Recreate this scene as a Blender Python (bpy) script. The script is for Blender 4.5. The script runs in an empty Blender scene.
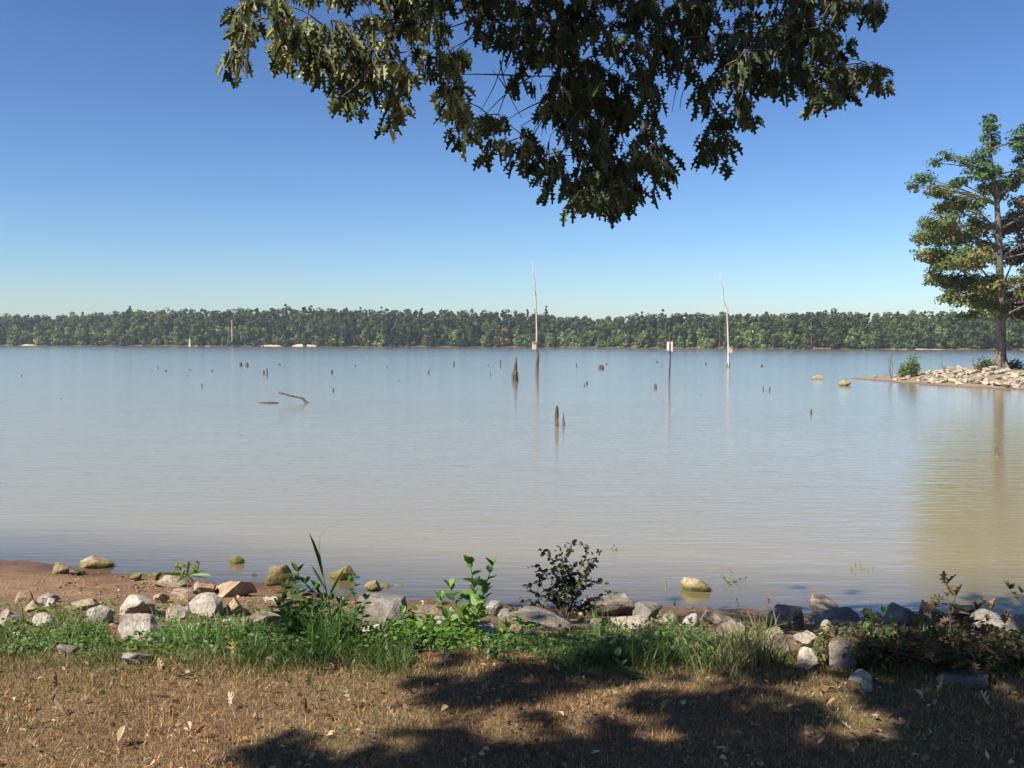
import bpy, math, random
import numpy as np
from mathutils import Matrix, Vector, noise as mnoise

random.seed(11)
RNG = np.random.default_rng(11)
scene = bpy.context.scene
COL = bpy.context.collection
PI = math.pi

# ------------------------------------------------------------------ camera
H = 2.40
F = 1000.0
PITCH = math.radians(2.46)
ROLL = math.radians(0.15)
cam_d = bpy.data.cameras.new('camera')
cam = bpy.data.objects.new('camera', cam_d)
COL.objects.link(cam)
cam_d.sensor_width = 36.0
cam_d.lens = 36.0 * F / 1024.0
cam_d.clip_start = 0.05
cam_d.clip_end = 6000
CM = Matrix.Rotation(PI / 2 - PITCH, 3, 'X') @ Matrix.Rotation(ROLL, 3, 'Z')
M4 = CM.to_4x4()
M4.translation = Vector((0, 0, H))
cam.matrix_world = M4
scene.camera = cam
CMn = np.array(CM)


def ray(px, py):
    d = np.array([(px - 512) / F, -(py - 384) / F, -1.0])
    return CMn @ d


def on_plane(px, py, z=0.0):
    d = ray(px, py)
    t = (z - H) / d[2]
    return np.array([0, 0, H]) + d * t


def at_depth(px, py, Y):
    d = ray(px, py)
    t = Y / d[1]
    return np.array([0, 0, H]) + d * t


def to_px(P):
    q = (np.asarray(P, float) - np.array([0, 0, H])) @ CMn
    return 512 + F * q[..., 0] / -q[..., 2], 384 - F * q[..., 1] / -q[..., 2]

# ------------------------------------------------------------------ noise


def _hash(ix, iy, seed):
    n = (ix.astype(np.int64) * 374761393 + iy.astype(np.int64) * 668265263 + seed * 1442695041) & 0xffffffff
    n = ((n ^ (n >> 13)) * 1274126177) & 0xffffffff
    n = (n ^ (n >> 16)) & 0xffffff
    return n / float(0xffffff)


def vnoise(x, y, seed=0):
    x = np.asarray(x, float); y = np.asarray(y, float)
    ix = np.floor(x); iy = np.floor(y)
    fx = x - ix; fy = y - iy
    fx = fx * fx * (3 - 2 * fx); fy = fy * fy * (3 - 2 * fy)
    a = _hash(ix, iy, seed); b = _hash(ix + 1, iy, seed)
    c = _hash(ix, iy + 1, seed); d = _hash(ix + 1, iy + 1, seed)
    return (a * (1 - fx) + b * fx) * (1 - fy) + (c * (1 - fx) + d * fx) * fy


def fbm(x, y, seed=0, o=3):
    s = 0; a = .5
    for k in range(o):
        s = s + a * vnoise(x * 2 ** k, y * 2 ** k, seed + k * 17); a *= .5
    return s

# ------------------------------------------------------------------ terrain
SHX = [-400, -120, -40, -14, -7.0, -5.5, -3.6, -2.3, -0.8, 0.3, 1.7, 3.0, 4.4, 8, 20, 45, 120, 400]
SHY = [60, 30, 15, 11.6, 10.9, 10.75, 10.2, 9.7, 9.25, 9.0, 8.85, 8.7, 8.6, 8.6, 10, 18, 30, 60]


def shore_y(x):
    return np.interp(x, SHX, SHY)


PEN = np.array([(22.0, 65.5), (22.8, 58.5), (23.8, 54), (25.8, 50), (30, 44), (45, 36), (130, 24), (130, 90), (60, 76), (34, 70), (27, 68)])


def pen_sd(x, y):
    x = np.asarray(x, float); y = np.asarray(y, float)
    d = np.full(x.shape, 1e9)
    inside = np.zeros(x.shape, bool)
    n = len(PEN)
    for i in range(n):
        a = PEN[i]; b = PEN[(i + 1) % n]
        e = b - a
        t = np.clip(((x - a[0]) * e[0] + (y - a[1]) * e[1]) / (e @ e), 0, 1)
        dd = np.hypot(x - a[0] - t * e[0], y - a[1] - t * e[1])
        d = np.minimum(d, dd)
        cond = ((a[1] > y) != (b[1] > y))
        xi = (b[0] - a[0]) * (y - a[1]) / (b[1] - a[1] + 1e-12) + a[0]
        inside ^= cond & (x < xi)
    return np.where(inside, d, -d)


FARX = [-900, -330, -212, -60, 20, 45, 80, 160, 260, 900]
FARY = [470, 430, 414, 402, 400, 368, 350, 312, 280, 200]


def far_y(x):
    return np.interp(x, FARX, FARY)


def terrain(x, y, detail=True):
    x = np.asarray(x, float); y = np.asarray(y, float)
    ys = shore_y(x)
    t = (y - 5.0) / (ys - 5.0)
    bank = np.where(t < 0, 0.8, 0.8 * np.power(np.clip(1 - t, 0, 1), 1.2))
    under = -np.clip((y - ys) * 0.07, 0, 1.2)
    z = np.where(t < 1, bank, under)
    if detail:
        near = np.exp(-np.maximum(y - 12, 0) / 6)
        z = z + near * ((fbm(x * 1.7, y * 1.7, 3) - .45) * 0.05 + (fbm(x * 9, y * 9, 9, 2) - .4) * 0.018)
        z = z - 0.0
    sd = pen_sd(x, y)
    jag = (vnoise(x * 1.3, y * 1.3, 5) - .5) * 0.8
    pz = np.clip((sd + jag) * 0.125, -1.2, 0.78) + np.where(sd > 0, (vnoise(x * .9, y * .9, 8) - .5) * .12, 0)
    z = np.maximum(z, pz)
    fd = y - far_y(x)
    fz = np.clip(fd * 0.10, -1.2, 1.2) + np.clip(fd - 12, 0, 400) * 0.012
    z = np.where(y > 150, np.maximum(z, fz), z)
    return z


def ground_hit(px, py):
    d = ray(px, py)
    t = 2.5
    prev = t
    while t < 60:
        P = np.array([0, 0, H]) + d * t
        if P[2] <= max(float(terrain(P[0], P[1])), 0.0 if P[1] > 8 else -9):
            lo, hi = prev, t
            for _ in range(14):
                m = .5 * (lo + hi)
                P = np.array([0, 0, H]) + d * m
                if P[2] <= max(float(terrain(P[0], P[1])), 0.0 if P[1] > 8 else -9):
                    hi = m
                else:
                    lo = m
            return P
        prev = t
        t *= 1.012
    return on_plane(px, py, 0)


def ground_hits(px, py):
    """vectorised: rays to the near terrain"""
    px = np.asarray(px, float); py = np.asarray(py, float)
    D = np.stack([(px - 512) / F, -(py - 384) / F, -np.ones_like(px)], 1) @ CMn.T
    out = np.zeros((len(px), 3)); done = np.zeros(len(px), bool)
    for t in np.geomspace(2.5, 16, 260):
        P = np.array([0, 0, H]) + D * t
        hit = (~done) & (P[:, 2] <= np.maximum(terrain(P[:, 0], P[:, 1]), np.where(P[:, 1] > 8, -0.02, -9)))
        out[hit] = P[hit]; done |= hit
        if done.all(): break
    return out[done]

# ------------------------------------------------------------------ materials


def mat(name):
    m = bpy.data.materials.new(name); m.use_nodes = True
    nt = m.node_tree; nt.nodes.clear()
    out = nt.nodes.new('ShaderNodeOutputMaterial')
    return m, nt, out


def N(nt, typ, **kw):
    n = nt.nodes.new(typ)
    for k, v in kw.items():
        if k in n.inputs.keys():
            n.inputs[k].default_value = v
        else:
            setattr(n, k, v)
    return n


def L(nt, a, b): nt.links.new(a, b)


def ramp(nt, fac, stops):
    r = nt.nodes.new('ShaderNodeValToRGB')
    els = r.color_ramp.elements
    while len(els) < len(stops): els.new(0.5)
    for e, (p, c) in zip(els, stops):
        e.position = p; e.color = (c[0], c[1], c[2], 1)
    L(nt, fac, r.inputs['Fac'])
    return r


def noise_node(nt, vec, scale, detail=4, rough=.55, dist=0):
    n = N(nt, 'ShaderNodeTexNoise')
    n.inputs['Scale'].default_value = scale; n.inputs['Detail'].default_value = detail
    n.inputs['Roughness'].default_value = rough; n.inputs['Distortion'].default_value = dist
    if vec is not None: L(nt, vec, n.inputs['Vector'])
    return n


def mixc(nt, fac, a, b, mode='MIX'):
    m = nt.nodes.new('ShaderNodeMix'); m.data_type = 'RGBA'; m.blend_type = mode
    for val, idx in ((fac, 0), (a, 6), (b, 7)):
        if hasattr(val, 'default_value') or hasattr(val, 'links'): L(nt, val, m.inputs[idx])
        elif isinstance(val, (tuple, list)): m.inputs[idx].default_value = (*val[:3], 1)
        else: m.inputs[idx].default_value = val
    return m.outputs[2]


def mth(nt, op, a, b=None, clamp=False):
    m = nt.nodes.new('ShaderNodeMath'); m.operation = op; m.use_clamp = clamp
    for i, v in enumerate((a, b)):
        if v is None: continue
        if hasattr(v, 'links'): L(nt, v, m.inputs[i])
        else: m.inputs[i].default_value = v
    return m.outputs[0]


def leaf_mat(name, transl=0.3, rough=.5, spec=.35):
    """leaf colour comes from the mesh's own per-leaf colour attribute"""
    m, nt, out = mat(name)
    a = N(nt, 'ShaderNodeAttribute', attribute_name='tint')
    geo = N(nt, 'ShaderNodeNewGeometry')
    n = noise_node(nt, geo.outputs['Position'], 14, 3)
    c = mixc(nt, mth(nt, 'MULTIPLY', n.outputs['Fac'], .5), a.outputs['Color'], mixc(nt, 1.0, a.outputs['Color'], (.55, .5, .4), 'MULTIPLY'))
    p = N(nt, 'ShaderNodeBsdfPrincipled')
    p.inputs['Roughness'].default_value = rough
    p.inputs['Specular IOR Level'].default_value = spec
    L(nt, c, p.inputs['Base Color'])
    t = N(nt, 'ShaderNodeBsdfTranslucent')
    L(nt, mixc(nt, 1.0, c, (1.3, 1.35, .6), 'MULTIPLY'), t.inputs['Color'])
    ms = N(nt, 'ShaderNodeMixShader'); ms.inputs[0].default_value = transl
    L(nt, p.outputs[0], ms.inputs[1]); L(nt, t.outputs[0], ms.inputs[2])
    L(nt, ms.outputs[0], out.inputs[0])
    return m


def wood_mat(name, c1, c2, scale=12, rough=.9, bump=.5, stretch=.18):
    m, nt, out = mat(name)
    tc = N(nt, 'ShaderNodeTexCoord')
    mp = N(nt, 'ShaderNodeMapping'); mp.inputs['Scale'].default_value = (1, 1, stretch)
    L(nt, tc.outputs['Object'], mp.inputs['Vector'])
    n = noise_node(nt, mp.outputs[0], scale, 6, .65)
    r = ramp(nt, n.outputs['Fac'], [(.3, c1), (.7, c2)])
    p = N(nt, 'ShaderNodeBsdfPrincipled'); p.inputs['Roughness'].default_value = rough
    p.inputs['Specular IOR Level'].default_value = .2
    L(nt, r.outputs[0], p.inputs['Base Color'])
    b = N(nt, 'ShaderNodeBump'); b.inputs['Strength'].default_value = bump; b.inputs['Distance'].default_value = .03
    L(nt, n.outputs['Fac'], b.inputs['Height']); L(nt, b.outputs[0], p.inputs['Normal'])
    L(nt, p.outputs[0], out.inputs[0])
    return m


def rock_mat(name, c1, c2, c3, algae=0.035, algc=(.16, .13, .035), band=.07):
    m, nt, out = mat(name)
    tc = N(nt, 'ShaderNodeTexCoord'); geo = N(nt, 'ShaderNodeNewGeometry')
    oi = N(nt, 'ShaderNodeObjectInfo')
    add = N(nt, 'ShaderNodeVectorMath', operation='ADD')
    L(nt, geo.outputs['Position'], add.inputs[0]); L(nt, oi.outputs['Random'], add.inputs[1])
    n1 = noise_node(nt, add.outputs[0], 6, 6, .62)
    n2 = noise_node(nt, add.outputs[0], 45, 5, .7)
    r = ramp(nt, n1.outputs['Fac'], [(.25, c1), (.5, c2), (.75, c3)])
    sp = ramp(nt, n2.outputs['Fac'], [(.33, (.38, .34, .29)), (.54, (1, 1, 1))])
    c = mixc(nt, .8, r.outputs[0], sp.outputs[0], 'MULTIPLY')
    n4 = noise_node(nt, add.outputs[0], 2.6, 4, .6, .6)
    stn = ramp(nt, n4.outputs['Fac'], [(.42, (1, 1, 1)), (.62, (.52, .44, .34))])
    c = mixc(nt, .85, c, stn.outputs[0], 'MULTIPLY')
    hsv = N(nt, 'ShaderNodeHueSaturation'); L(nt, c, hsv.inputs['Color'])
    L(nt, mth(nt, 'MULTIPLY_ADD', oi.outputs['Random'], .35) if False else mth(nt, 'ADD', mth(nt, 'MULTIPLY', oi.outputs['Random'], .35), .8), hsv.inputs['Value'])
    c = hsv.outputs[0]
    # algae / wet band just above the water line
    sx = N(nt, 'ShaderNodeSeparateXYZ'); L(nt, geo.outputs['Position'], sx.inputs[0])
    zz = mth(nt, 'ADD', sx.outputs[2], mth(nt, 'MULTIPLY', n1.outputs['Fac'], -.08))
    mr = N(nt, 'ShaderNodeMapRange'); mr.inputs['From Min'].default_value = algae + band * .3
    mr.inputs['From Max'].default_value = algae - band * .5; mr.clamp = True
    L(nt, zz, mr.inputs['Value'])
    c = mixc(nt, mth(nt, 'MULTIPLY', mr.outputs[0], .92), c, algc)
    # dark cracks
    v = N(nt, 'ShaderNodeTexVoronoi', feature='DISTANCE_TO_EDGE'); v.inputs['Scale'].default_value = 7
    dis = noise_node(nt, add.outputs[0], 9, 3)
    mxv = mixc(nt, .12, add.outputs[0], dis.outputs['Color'])
    L(nt, mxv, v.inputs['Vector'])
    cr = ramp(nt, v.outputs['Distance'], [(.0, (.6, .56, .5)), (.025, (1, 1, 1))])
    c = mixc(nt, .55, c, cr.outputs[0], 'MULTIPLY')
    p = N(nt, 'ShaderNodeBsdfPrincipled'); p.inputs['Roughness'].default_value = .88
    p.inputs['Specular IOR Level'].default_value = .25
    L(nt, c, p.inputs['Base Color'])
    h = mth(nt, 'ADD', n1.outputs['Fac'], mth(nt, 'MULTIPLY', n2.outputs['Fac'], .35))
    b = N(nt, 'ShaderNodeBump'); b.inputs['Strength'].default_value = .9; b.inputs['Distance'].default_value = .05
    L(nt, h, b.inputs['Height']); L(nt, b.outputs[0], p.inputs['Normal'])
    L(nt, p.outputs[0], out.inputs[0])
    return m


ROCK = {
    'cream': rock_mat('cream_limestone', (.30, .22, .14), (.42, .34, .23), (.52, .43, .31)),
    'pale': rock_mat('pale_limestone', (.32, .27, .21), (.44, .39, .32), (.54, .49, .41), algae=-.1),
    'grey': rock_mat('grey_stone', (.21, .18, .14), (.34, .30, .245), (.48, .44, .37), algae=-.1),
    'dark': rock_mat('dark_and_shaded_stone', (.15, .135, .11), (.25, .225, .19), (.36, .33, .28), algae=.05, algc=(.07, .06, .03)),  # stone darkened in colour to carry shade, besides a few dark stones
    'mossy': rock_mat('algae_covered_stone', (.20, .16, .07), (.32, .25, .12), (.44, .36, .20), algae=.10, algc=(.15, .125, .04)),
    'tan': rock_mat('tan_sandstone', (.26, .18, .11), (.38, .28, .18), (.48, .38, .26), algae=.03),
}
M_OAK = leaf_mat('oak_leaves', .14, .55, .3)
M_LEAF = leaf_mat('tree_leaves', .25, .6, .2)
M_WEED = leaf_mat('weed_leaves', .35, .5, .3)
M_DRY = leaf_mat('dry_leaves', .15, .8, .15)
M_BARK = wood_mat('oak_bark', (.05, .042, .035), (.14, .12, .10), 10)
M_BARK2 = wood_mat('grey_brown_bark', (.06, .05, .04), (.17, .145, .12), 5, stretch=.25)
M_TWIG = wood_mat('twigs', (.07, .055, .045), (.16, .13, .10), 30)
M_DEADP = wood_mat('bleached_dead_wood', (.26, .235, .205), (.42, .39, .35), 6)
M_DEAD = wood_mat('weathered_dead_wood', (.035, .027, .021), (.14, .105, .08), 9)
M_DEADK = wood_mat('dark_wet_wood', (.02, .017, .014), (.09, .07, .05), 9)
M_BOARD = wood_mat('nest_box_boards', (.36, .27, .19), (.48, .38, .29), 5)
M_BOARDW = wood_mat('whitened_boards', (.45, .39, .33), (.55, .50, .45), 5)
M_STEM = wood_mat('green_stems', (.08, .11, .03), (.16, .17, .06), 30)


def ground_material():
    m, nt, out = mat('ground_soil')
    geo = N(nt, 'ShaderNodeNewGeometry'); P = geo.outputs['Position']
    z = N(nt, 'ShaderNodeAttribute', attribute_name='zone')
    s = N(nt, 'ShaderNodeSeparateColor'); L(nt, z.outputs['Color'], s.inputs[0])
    n1 = noise_node(nt, P, 3, 6, .65); n2 = noise_node(nt, P, 38, 5, .7); n3 = noise_node(nt, P, .8, 3)
    mud = ramp(nt, n1.outputs['Fac'], [(.3, (.13, .072, .036)), (.5, (.20, .118, .062)), (.72, (.28, .18, .10))])
    mudg = ramp(nt, n2.outputs['Fac'], [(.3, (.55, .5, .45)), (.6, (1, 1, 1))])
    mudc = mixc(nt, .8, mud.outputs[0], mudg.outputs[0], 'MULTIPLY')
    lawn = ramp(nt, n2.outputs['Fac'], [(.3, (.07, .042, .024)), (.5, (.15, .092, .052)), (.7, (.26, .17, .10))])
    lawn2 = mixc(nt, n3.outputs['Fac'], lawn.outputs[0], mixc(nt, 1.0, lawn.outputs[0], (.9, 1.0, .8), 'MULTIPLY'))
    grav = ramp(nt, n2.outputs['Fac'], [(.3, (.10, .078, .052)), (.6, (.27, .22, .155))])
    c = mixc(nt, s.outputs[0], mudc, lawn2)
    c = mixc(nt, s.outputs[2], c, grav.outputs[0])
    wet = mixc(nt, 1.0, c, (.62, .56, .52), 'MULTIPLY')
    c = mixc(nt, s.outputs[1], c, wet)
    p = N(nt, 'ShaderNodeBsdfPrincipled')
    L(nt, c, p.inputs['Base Color'])
    rr = mth(nt, 'SUBTRACT', .95, mth(nt, 'MULTIPLY', s.outputs[1], .45)); L(nt, rr, p.inputs['Roughness'])
    p.inputs['Specular IOR Level'].default_value = .25
    b = N(nt, 'ShaderNodeBump'); b.inputs['Strength'].default_value = .7; b.inputs['Distance'].default_value = .03
    L(nt, n2.outputs['Fac'], b.inputs['Height']); L(nt, b.outputs[0], p.inputs['Normal'])
    L(nt, p.outputs[0], out.inputs[0])
    return m


def water_material():
    m, nt, out = mat('muddy_lake_water')
    geo = N(nt, 'ShaderNodeNewGeometry'); P = geo.outputs['Position']
    dep = N(nt, 'ShaderNodeAttribute', attribute_name='depth')
    # wind patches (long in x) that change how steep the ripples are
    mp0 = N(nt, 'ShaderNodeMapping'); mp0.inputs['Scale'].default_value = (.012, .05, 1); L(nt, P, mp0.inputs['Vector'])
    patch = noise_node(nt, mp0.outputs[0], 1.0, 4, .6)
    mp0b = N(nt, 'ShaderNodeMapping'); mp0b.inputs['Scale'].default_value = (.25, 1.3, 1); L(nt, P, mp0b.inputs['Vector'])
    patch2 = noise_node(nt, mp0b.outputs[0], 1.0, 5, .65)

    def rip(rot, sx, sy, det, dist=0.4):
        mp = N(nt, 'ShaderNodeMapping'); mp.inputs['Rotation'].default_value = (0, 0, math.radians(rot))
        mp.inputs['Scale'].default_value = (sx, sy, 1); L(nt, P, mp.inputs['Vector'])
        return noise_node(nt, mp.outputs[0], 1.0, det, .5, dist).outputs['Fac']
    r1 = rip(-7, 1.0, 4.6, 2); r2 = rip(9, 2.4, 8.5, 2); r3 = rip(-16, 5, 19, 2); r4 = rip(-4, .10, .55, 2)
    h = mth(nt, 'ADD', mth(nt, 'MULTIPLY', r1, .060), mth(nt, 'MULTIPLY', r2, .030))
    h = mth(nt, 'ADD', h, mth(nt, 'MULTIPLY', r3, .0085))
    h = mth(nt, 'ADD', h, mth(nt, 'MULTIPLY', r4, .035))
    amp = N(nt, 'ShaderNodeMapRange'); amp.inputs['From Min'].default_value = .35; amp.inputs['From Max'].default_value = .65
    amp.inputs['To Min'].default_value = .75; amp.inputs['To Max'].default_value = 1.25
    L(nt, patch.outputs['Fac'], amp.inputs['Value'])
    amp2 = N(nt, 'ShaderNodeMapRange'); amp2.inputs['From Min'].default_value = .45; amp2.inputs['From Max'].default_value = .7
    amp2.inputs['To Min'].default_value = 1.0; amp2.inputs['To Max'].default_value = 1.3
    L(nt, patch2.outputs['Fac'], amp2.inputs['Value'])
    h = mth(nt, 'MULTIPLY', h, mth(nt, 'MULTIPLY', amp.outputs[0], amp2.outputs[0]))
    b = N(nt, 'ShaderNodeBump'); b.inputs['Strength'].default_value = 1; b.inputs['Distance'].default_value = .15
    L(nt, h, b.inputs['Height'])
    # silty body under the surface, clearer over the shallows
    n = noise_node(nt, mp0.outputs[0], 2.0, 3)
    body = mixc(nt, n.outputs['Fac'], (.232, .182, .078), (.256, .204, .096))
    d = N(nt, 'ShaderNodeBsdfDiffuse'); L(nt, body, d.inputs['Color'])
    tr = N(nt, 'ShaderNodeBsdfTransparent'); tr.inputs['Color'].default_value = (.97, .92, .84, 1)
    op = N(nt, 'ShaderNodeMapRange'); op.inputs['From Min'].default_value = 0; op.inputs['From Max'].default_value = .16
    op.inputs['To Min'].default_value = .35; op.inputs['To Max'].default_value = 1
    L(nt, dep.outputs['Fac'], op.inputs['Value'])
    mb = N(nt, 'ShaderNodeMixShader'); L(nt, op.outputs[0], mb.inputs[0]); L(nt, tr.outputs[0], mb.inputs[1]); L(nt, d.outputs[0], mb.inputs[2])
    g = N(nt, 'ShaderNodeBsdfGlossy'); g.distribution = 'MULTI_GGX'; g.inputs['Roughness'].default_value = .13
    g.inputs['Color'].default_value = (1, 1, 1, 1)
    L(nt, b.outputs[0], g.inputs['Normal'])
    fr = N(nt, 'ShaderNodeFresnel'); fr.inputs['IOR'].default_value = 2.0; L(nt, b.outputs[0], fr.inputs['Normal'])
    ms = N(nt, 'ShaderNodeMixShader'); L(nt, fr.outputs[0], ms.inputs[0]); L(nt, mb.outputs[0], ms.inputs[1]); L(nt, g.outputs[0], ms.inputs[2])
    L(nt, ms.outputs[0], out.inputs[0])
    return m

# ------------------------------------------------------------------ mesh helpers


def make_mesh(name, V, F_list, m=None, tint=None, smooth=False):
    """F_list: list of int arrays (n,k); tint: per-vertex colours"""
    me = bpy.data.meshes.new(name)
    V = np.asarray(V, np.float32)
    F_list = [np.asarray(f, np.int32) for f in F_list if len(f)]
    nl = sum(f.size for f in F_list); nf = sum(len(f) for f in F_list)
    me.vertices.add(len(V)); me.vertices.foreach_set('co', V.ravel())
    me.loops.add(nl); me.loops.foreach_set('vertex_index', np.concatenate([f.ravel() for f in F_list]))
    me.polygons.add(nf)
    tot = np.concatenate([np.full(len(f), f.shape[1]) for f in F_list])
    st = np.concatenate([[0], np.cumsum(tot)[:-1]])
    me.polygons.foreach_set('loop_start', st.astype(np.int32))
    try: me.polygons.foreach_set('loop_total', tot.astype(np.int32))
    except Exception: pass
    me.polygons.foreach_set('use_smooth', np.full(nf, smooth))
    me.update(calc_edges=True)
    if tint is not None:
        a = me.attributes.new('tint', 'FLOAT_COLOR', 'POINT')
        t = np.ones((len(V), 4), np.float32); t[:, :3] = tint
        a.data.foreach_set('color', t.ravel())
    if m: me.materials.append(m)
    return me


def link(name, me, parent=None):
    o = bpy.data.objects.new(name, me); COL.objects.link(o)
    if parent is not None: o.parent = parent
    return o


def tag(o, label=None, cat=None, group=None, kind=None):
    if label: o['label'] = label
    if cat: o['category'] = cat
    if group: o['group'] = group
    if kind: o['kind'] = kind
    return o


def thing(name, label, cat, loc, group=None, rz=0):
    o = bpy.data.objects.new(name, None); COL.objects.link(o)
    o.location = tuple(float(v) for v in loc); o.rotation_euler = (0, 0, rz); o.empty_display_size = .1
    return tag(o, label, cat, group)


class Tubes:
    def __init__(s): s.V = []; s.F = []; s.n = 0

    def add(s, pts, rad, k=6, cap=True, wob=0.0):
        pts = np.asarray(pts, float); rad = np.broadcast_to(np.asarray(rad, float), (len(pts),))
        T = np.gradient(pts, axis=0); T /= (np.linalg.norm(T, axis=1, keepdims=True) + 1e-9)
        up = np.array([0, 0, 1.0]) if abs(T[0][2]) < .9 else np.array([1.0, 0, 0])
        A = np.cross(T, up); A /= (np.linalg.norm(A, axis=1, keepdims=True) + 1e-9); B = np.cross(T, A)
        th = np.arange(k) * 2 * PI / k
        r = rad[:, None] * (1 + (wob * (RNG.random((len(pts), k)) - .5) * 2 if wob else 0))
        ring = pts[:, None, :] + (A[:, None, :] * np.cos(th)[None, :, None] + B[:, None, :] * np.sin(th)[None, :, None]) * r[:, :, None]
        V = ring.reshape(-1, 3)
        i = np.arange(len(pts) - 1)[:, None] * k; j = np.arange(k)[None, :]; j2 = (j + 1) % k
        Fq = np.stack([i + j, i + j2, i + k + j2, i + k + j], -1).reshape(-1, 4) + s.n
        s.F.append(Fq)
        s.V.append(V); s.n += len(V)
        if cap:
            for e, base in ((0, 0), (1, (len(pts) - 1) * k)):
                c = pts[-1 if e else 0]
                s.V.append(c[None, :]); ci = s.n; s.n += 1
                b0 = ci - len(V) - e + base if e == 0 else None
                start = (ci - len(V) - (1 if e else 0))
                jj = np.arange(k)
                a = start + base + jj; bb = start + base + (jj + 1) % k
                s.F.append(np.stack([a, bb, np.full(k, ci), np.full(k, ci)], -1))

    def mesh(s, name, m, smooth=True, off=(0, 0, 0)):
        V = np.concatenate(s.V) - np.asarray(off, float)
        Fq = np.concatenate(s.F)
        deg = Fq[:, 2] == Fq[:, 3]
        return make_mesh(name, V, [Fq[~deg], Fq[deg][:, :3]], m, smooth=smooth)


def norm(v): return v / (np.linalg.norm(v, axis=-1, keepdims=True) + 1e-9)


def leaf_cloud(P, Nn, size, col, m, name, off=(0, 0, 0), aspect=.6):
    """rhombic leaf blades lying in the plane normal to Nn"""
    n = len(P); Nn = norm(Nn)
    R = RNG.normal(size=(n, 3)); A = norm(np.cross(Nn, R)); B = np.cross(Nn, A)
    size = np.broadcast_to(size, (n,))[:, None]
    V = np.stack([P - A * size, P + B * size * aspect, P + A * size, P - B * size * aspect + Nn * size * .25], 1).reshape(-1, 3) - np.asarray(off, float)
    Fq = np.arange(n * 4).reshape(n, 4)
    return make_mesh(name, V, [Fq], m, tint=np.repeat(col, 4, axis=0))


# leaf outline templates, x = half width, y = along leaf
OAKH = np.array([(0, 0), (.02, .20), (.16, .17), (.12, .24), (.06, .34), (.27, .42), (.20, .47), (.08, .55), (.25, .72), (.16, .73), (.06, .79), (.10, .92), (.0, 1.0)])
ELLH = np.array([(0, 0), (.10, .10), (.20, .30), (.22, .5), (.16, .75), (0, 1.0)])
BROH = np.array([(0, 0), (.28, .02), (.45, .25), (.40, .55), (.22, .8), (0, 1.0)])
LANH = np.array([(0, 0), (.06, .2), (.08, .5), (.05, .8), (0, 1.0)])


def shaped_leaves(base, dirv, length, col, tpl, m, name, off=(0, 0, 0), width=1.0, fold=.25, droop=.15, side=None):
    n = len(base); base = np.asarray(base, float); D = norm(np.asarray(dirv, float))
    length = np.broadcast_to(length, (n,)).astype(float)
    if side is None: side = RNG.normal(size=(n, 3))
    S = norm(np.cross(D, side)); U = np.cross(S, D)
    U = np.where(U[:, 2:3] < 0, -U, U); S = np.cross(D, U)
    k = len(tpl)
    half = []
    for sg in (1, -1):
        w_ = np.broadcast_to(np.asarray(width, float).reshape(-1, 1), (n, 1)); f_ = np.broadcast_to(np.asarray(fold, float).reshape(-1, 1), (n, 1)); dr_ = np.broadcast_to(np.asarray(droop, float).reshape(-1, 1), (n, 1))
        x = tpl[None, :, 0] * w_ * sg; y = tpl[None, :, 1] + 0 * w_
        zf = np.abs(x) * f_ - dr_ * y * y
        half.append(base[:, None, :] + (S[:, None, :] * x[:, :, None] + D[:, None, :] * y[:, :, None] + U[:, None, :] * zf[:, :, None]) * length[:, None, None])
    V = np.concatenate(half, 1).reshape(-1, 3) - np.asarray(off, float)
    i = np.arange(n)[:, None] * 2 * k
    F1 = i + np.arange(k)[None, :]
    F2 = i + k + np.arange(k)[::-1][None, :]
    return make_mesh(name, V, [F1, F2], m, tint=np.repeat(col, 2 * k, axis=0))


def tints(n, cols, jit=.18):
    cols = np.array(cols); c = cols[RNG.integers(0, len(cols), n)]
    return np.clip(c * (1 + RNG.normal(size=(n, 1)) * jit) * (1 + RNG.normal(size=(n, 3)) * jit * .25), .003, .9)

# ------------------------------------------------------------------ world, sun
SUN = np.array([-.565, -.385, .730]); SUN /= np.linalg.norm(SUN)
elev = math.asin(SUN[2]); az = math.atan2(SUN[0], SUN[1])
w = bpy.data.worlds.new('World'); scene.world = w; w.use_nodes = True
nt = w.node_tree; nt.nodes.clear()
sky = nt.nodes.new('ShaderNodeTexSky'); sky.sky_type = 'NISHITA'; sky.sun_disc = False
sky.sun_elevation = elev; sky.sun_rotation = az
sky.air_density = .95; sky.dust_density = 0.35; sky.ozone_density = 5.5; sky.altitude = 0
bg = nt.nodes.new('ShaderNodeBackground'); bg.inputs['Strength'].default_value = .065
wo = nt.nodes.new('ShaderNodeOutputWorld'); gm = nt.nodes.new('ShaderNodeGamma'); gm.inputs[1].default_value = 1.4
L(nt, sky.outputs[0], gm.inputs[0]); sc_ = nt.nodes.new('ShaderNodeVectorMath'); sc_.operation = 'SCALE'; sc_.inputs['Scale'].default_value = 10 ** -.4 * 1.2
L(nt, gm.outputs[0], sc_.inputs[0]); tn = nt.nodes.new('ShaderNodeVectorMath'); tn.operation = 'MULTIPLY'; tn.inputs[1].default_value = (1.03, 1.0, 1.0)
L(nt, sc_.outputs[0], tn.inputs[0]); L(nt, tn.outputs[0], bg.inputs[0]); L(nt, bg.outputs[0], wo.inputs[0])
sd = bpy.data.lights.new('sun', 'SUN'); sd.energy = 4.8; sd.angle = math.radians(.53); sd.color = (1, .95, .87)
so = bpy.data.objects.new('sun', sd); COL.objects.link(so)
so.rotation_euler = Vector(SUN).to_track_quat('Z', 'Y').to_euler(); so.location = (-20, 0, 30)
scene.view_settings.view_transform = 'Standard'; scene.view_settings.look = 'None'
scene.view_settings.gamma = 1; scene.view_settings.exposure = 1.12
scene.cycles.max_bounces = 6; scene.cycles.transparent_max_bounces = 8
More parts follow.
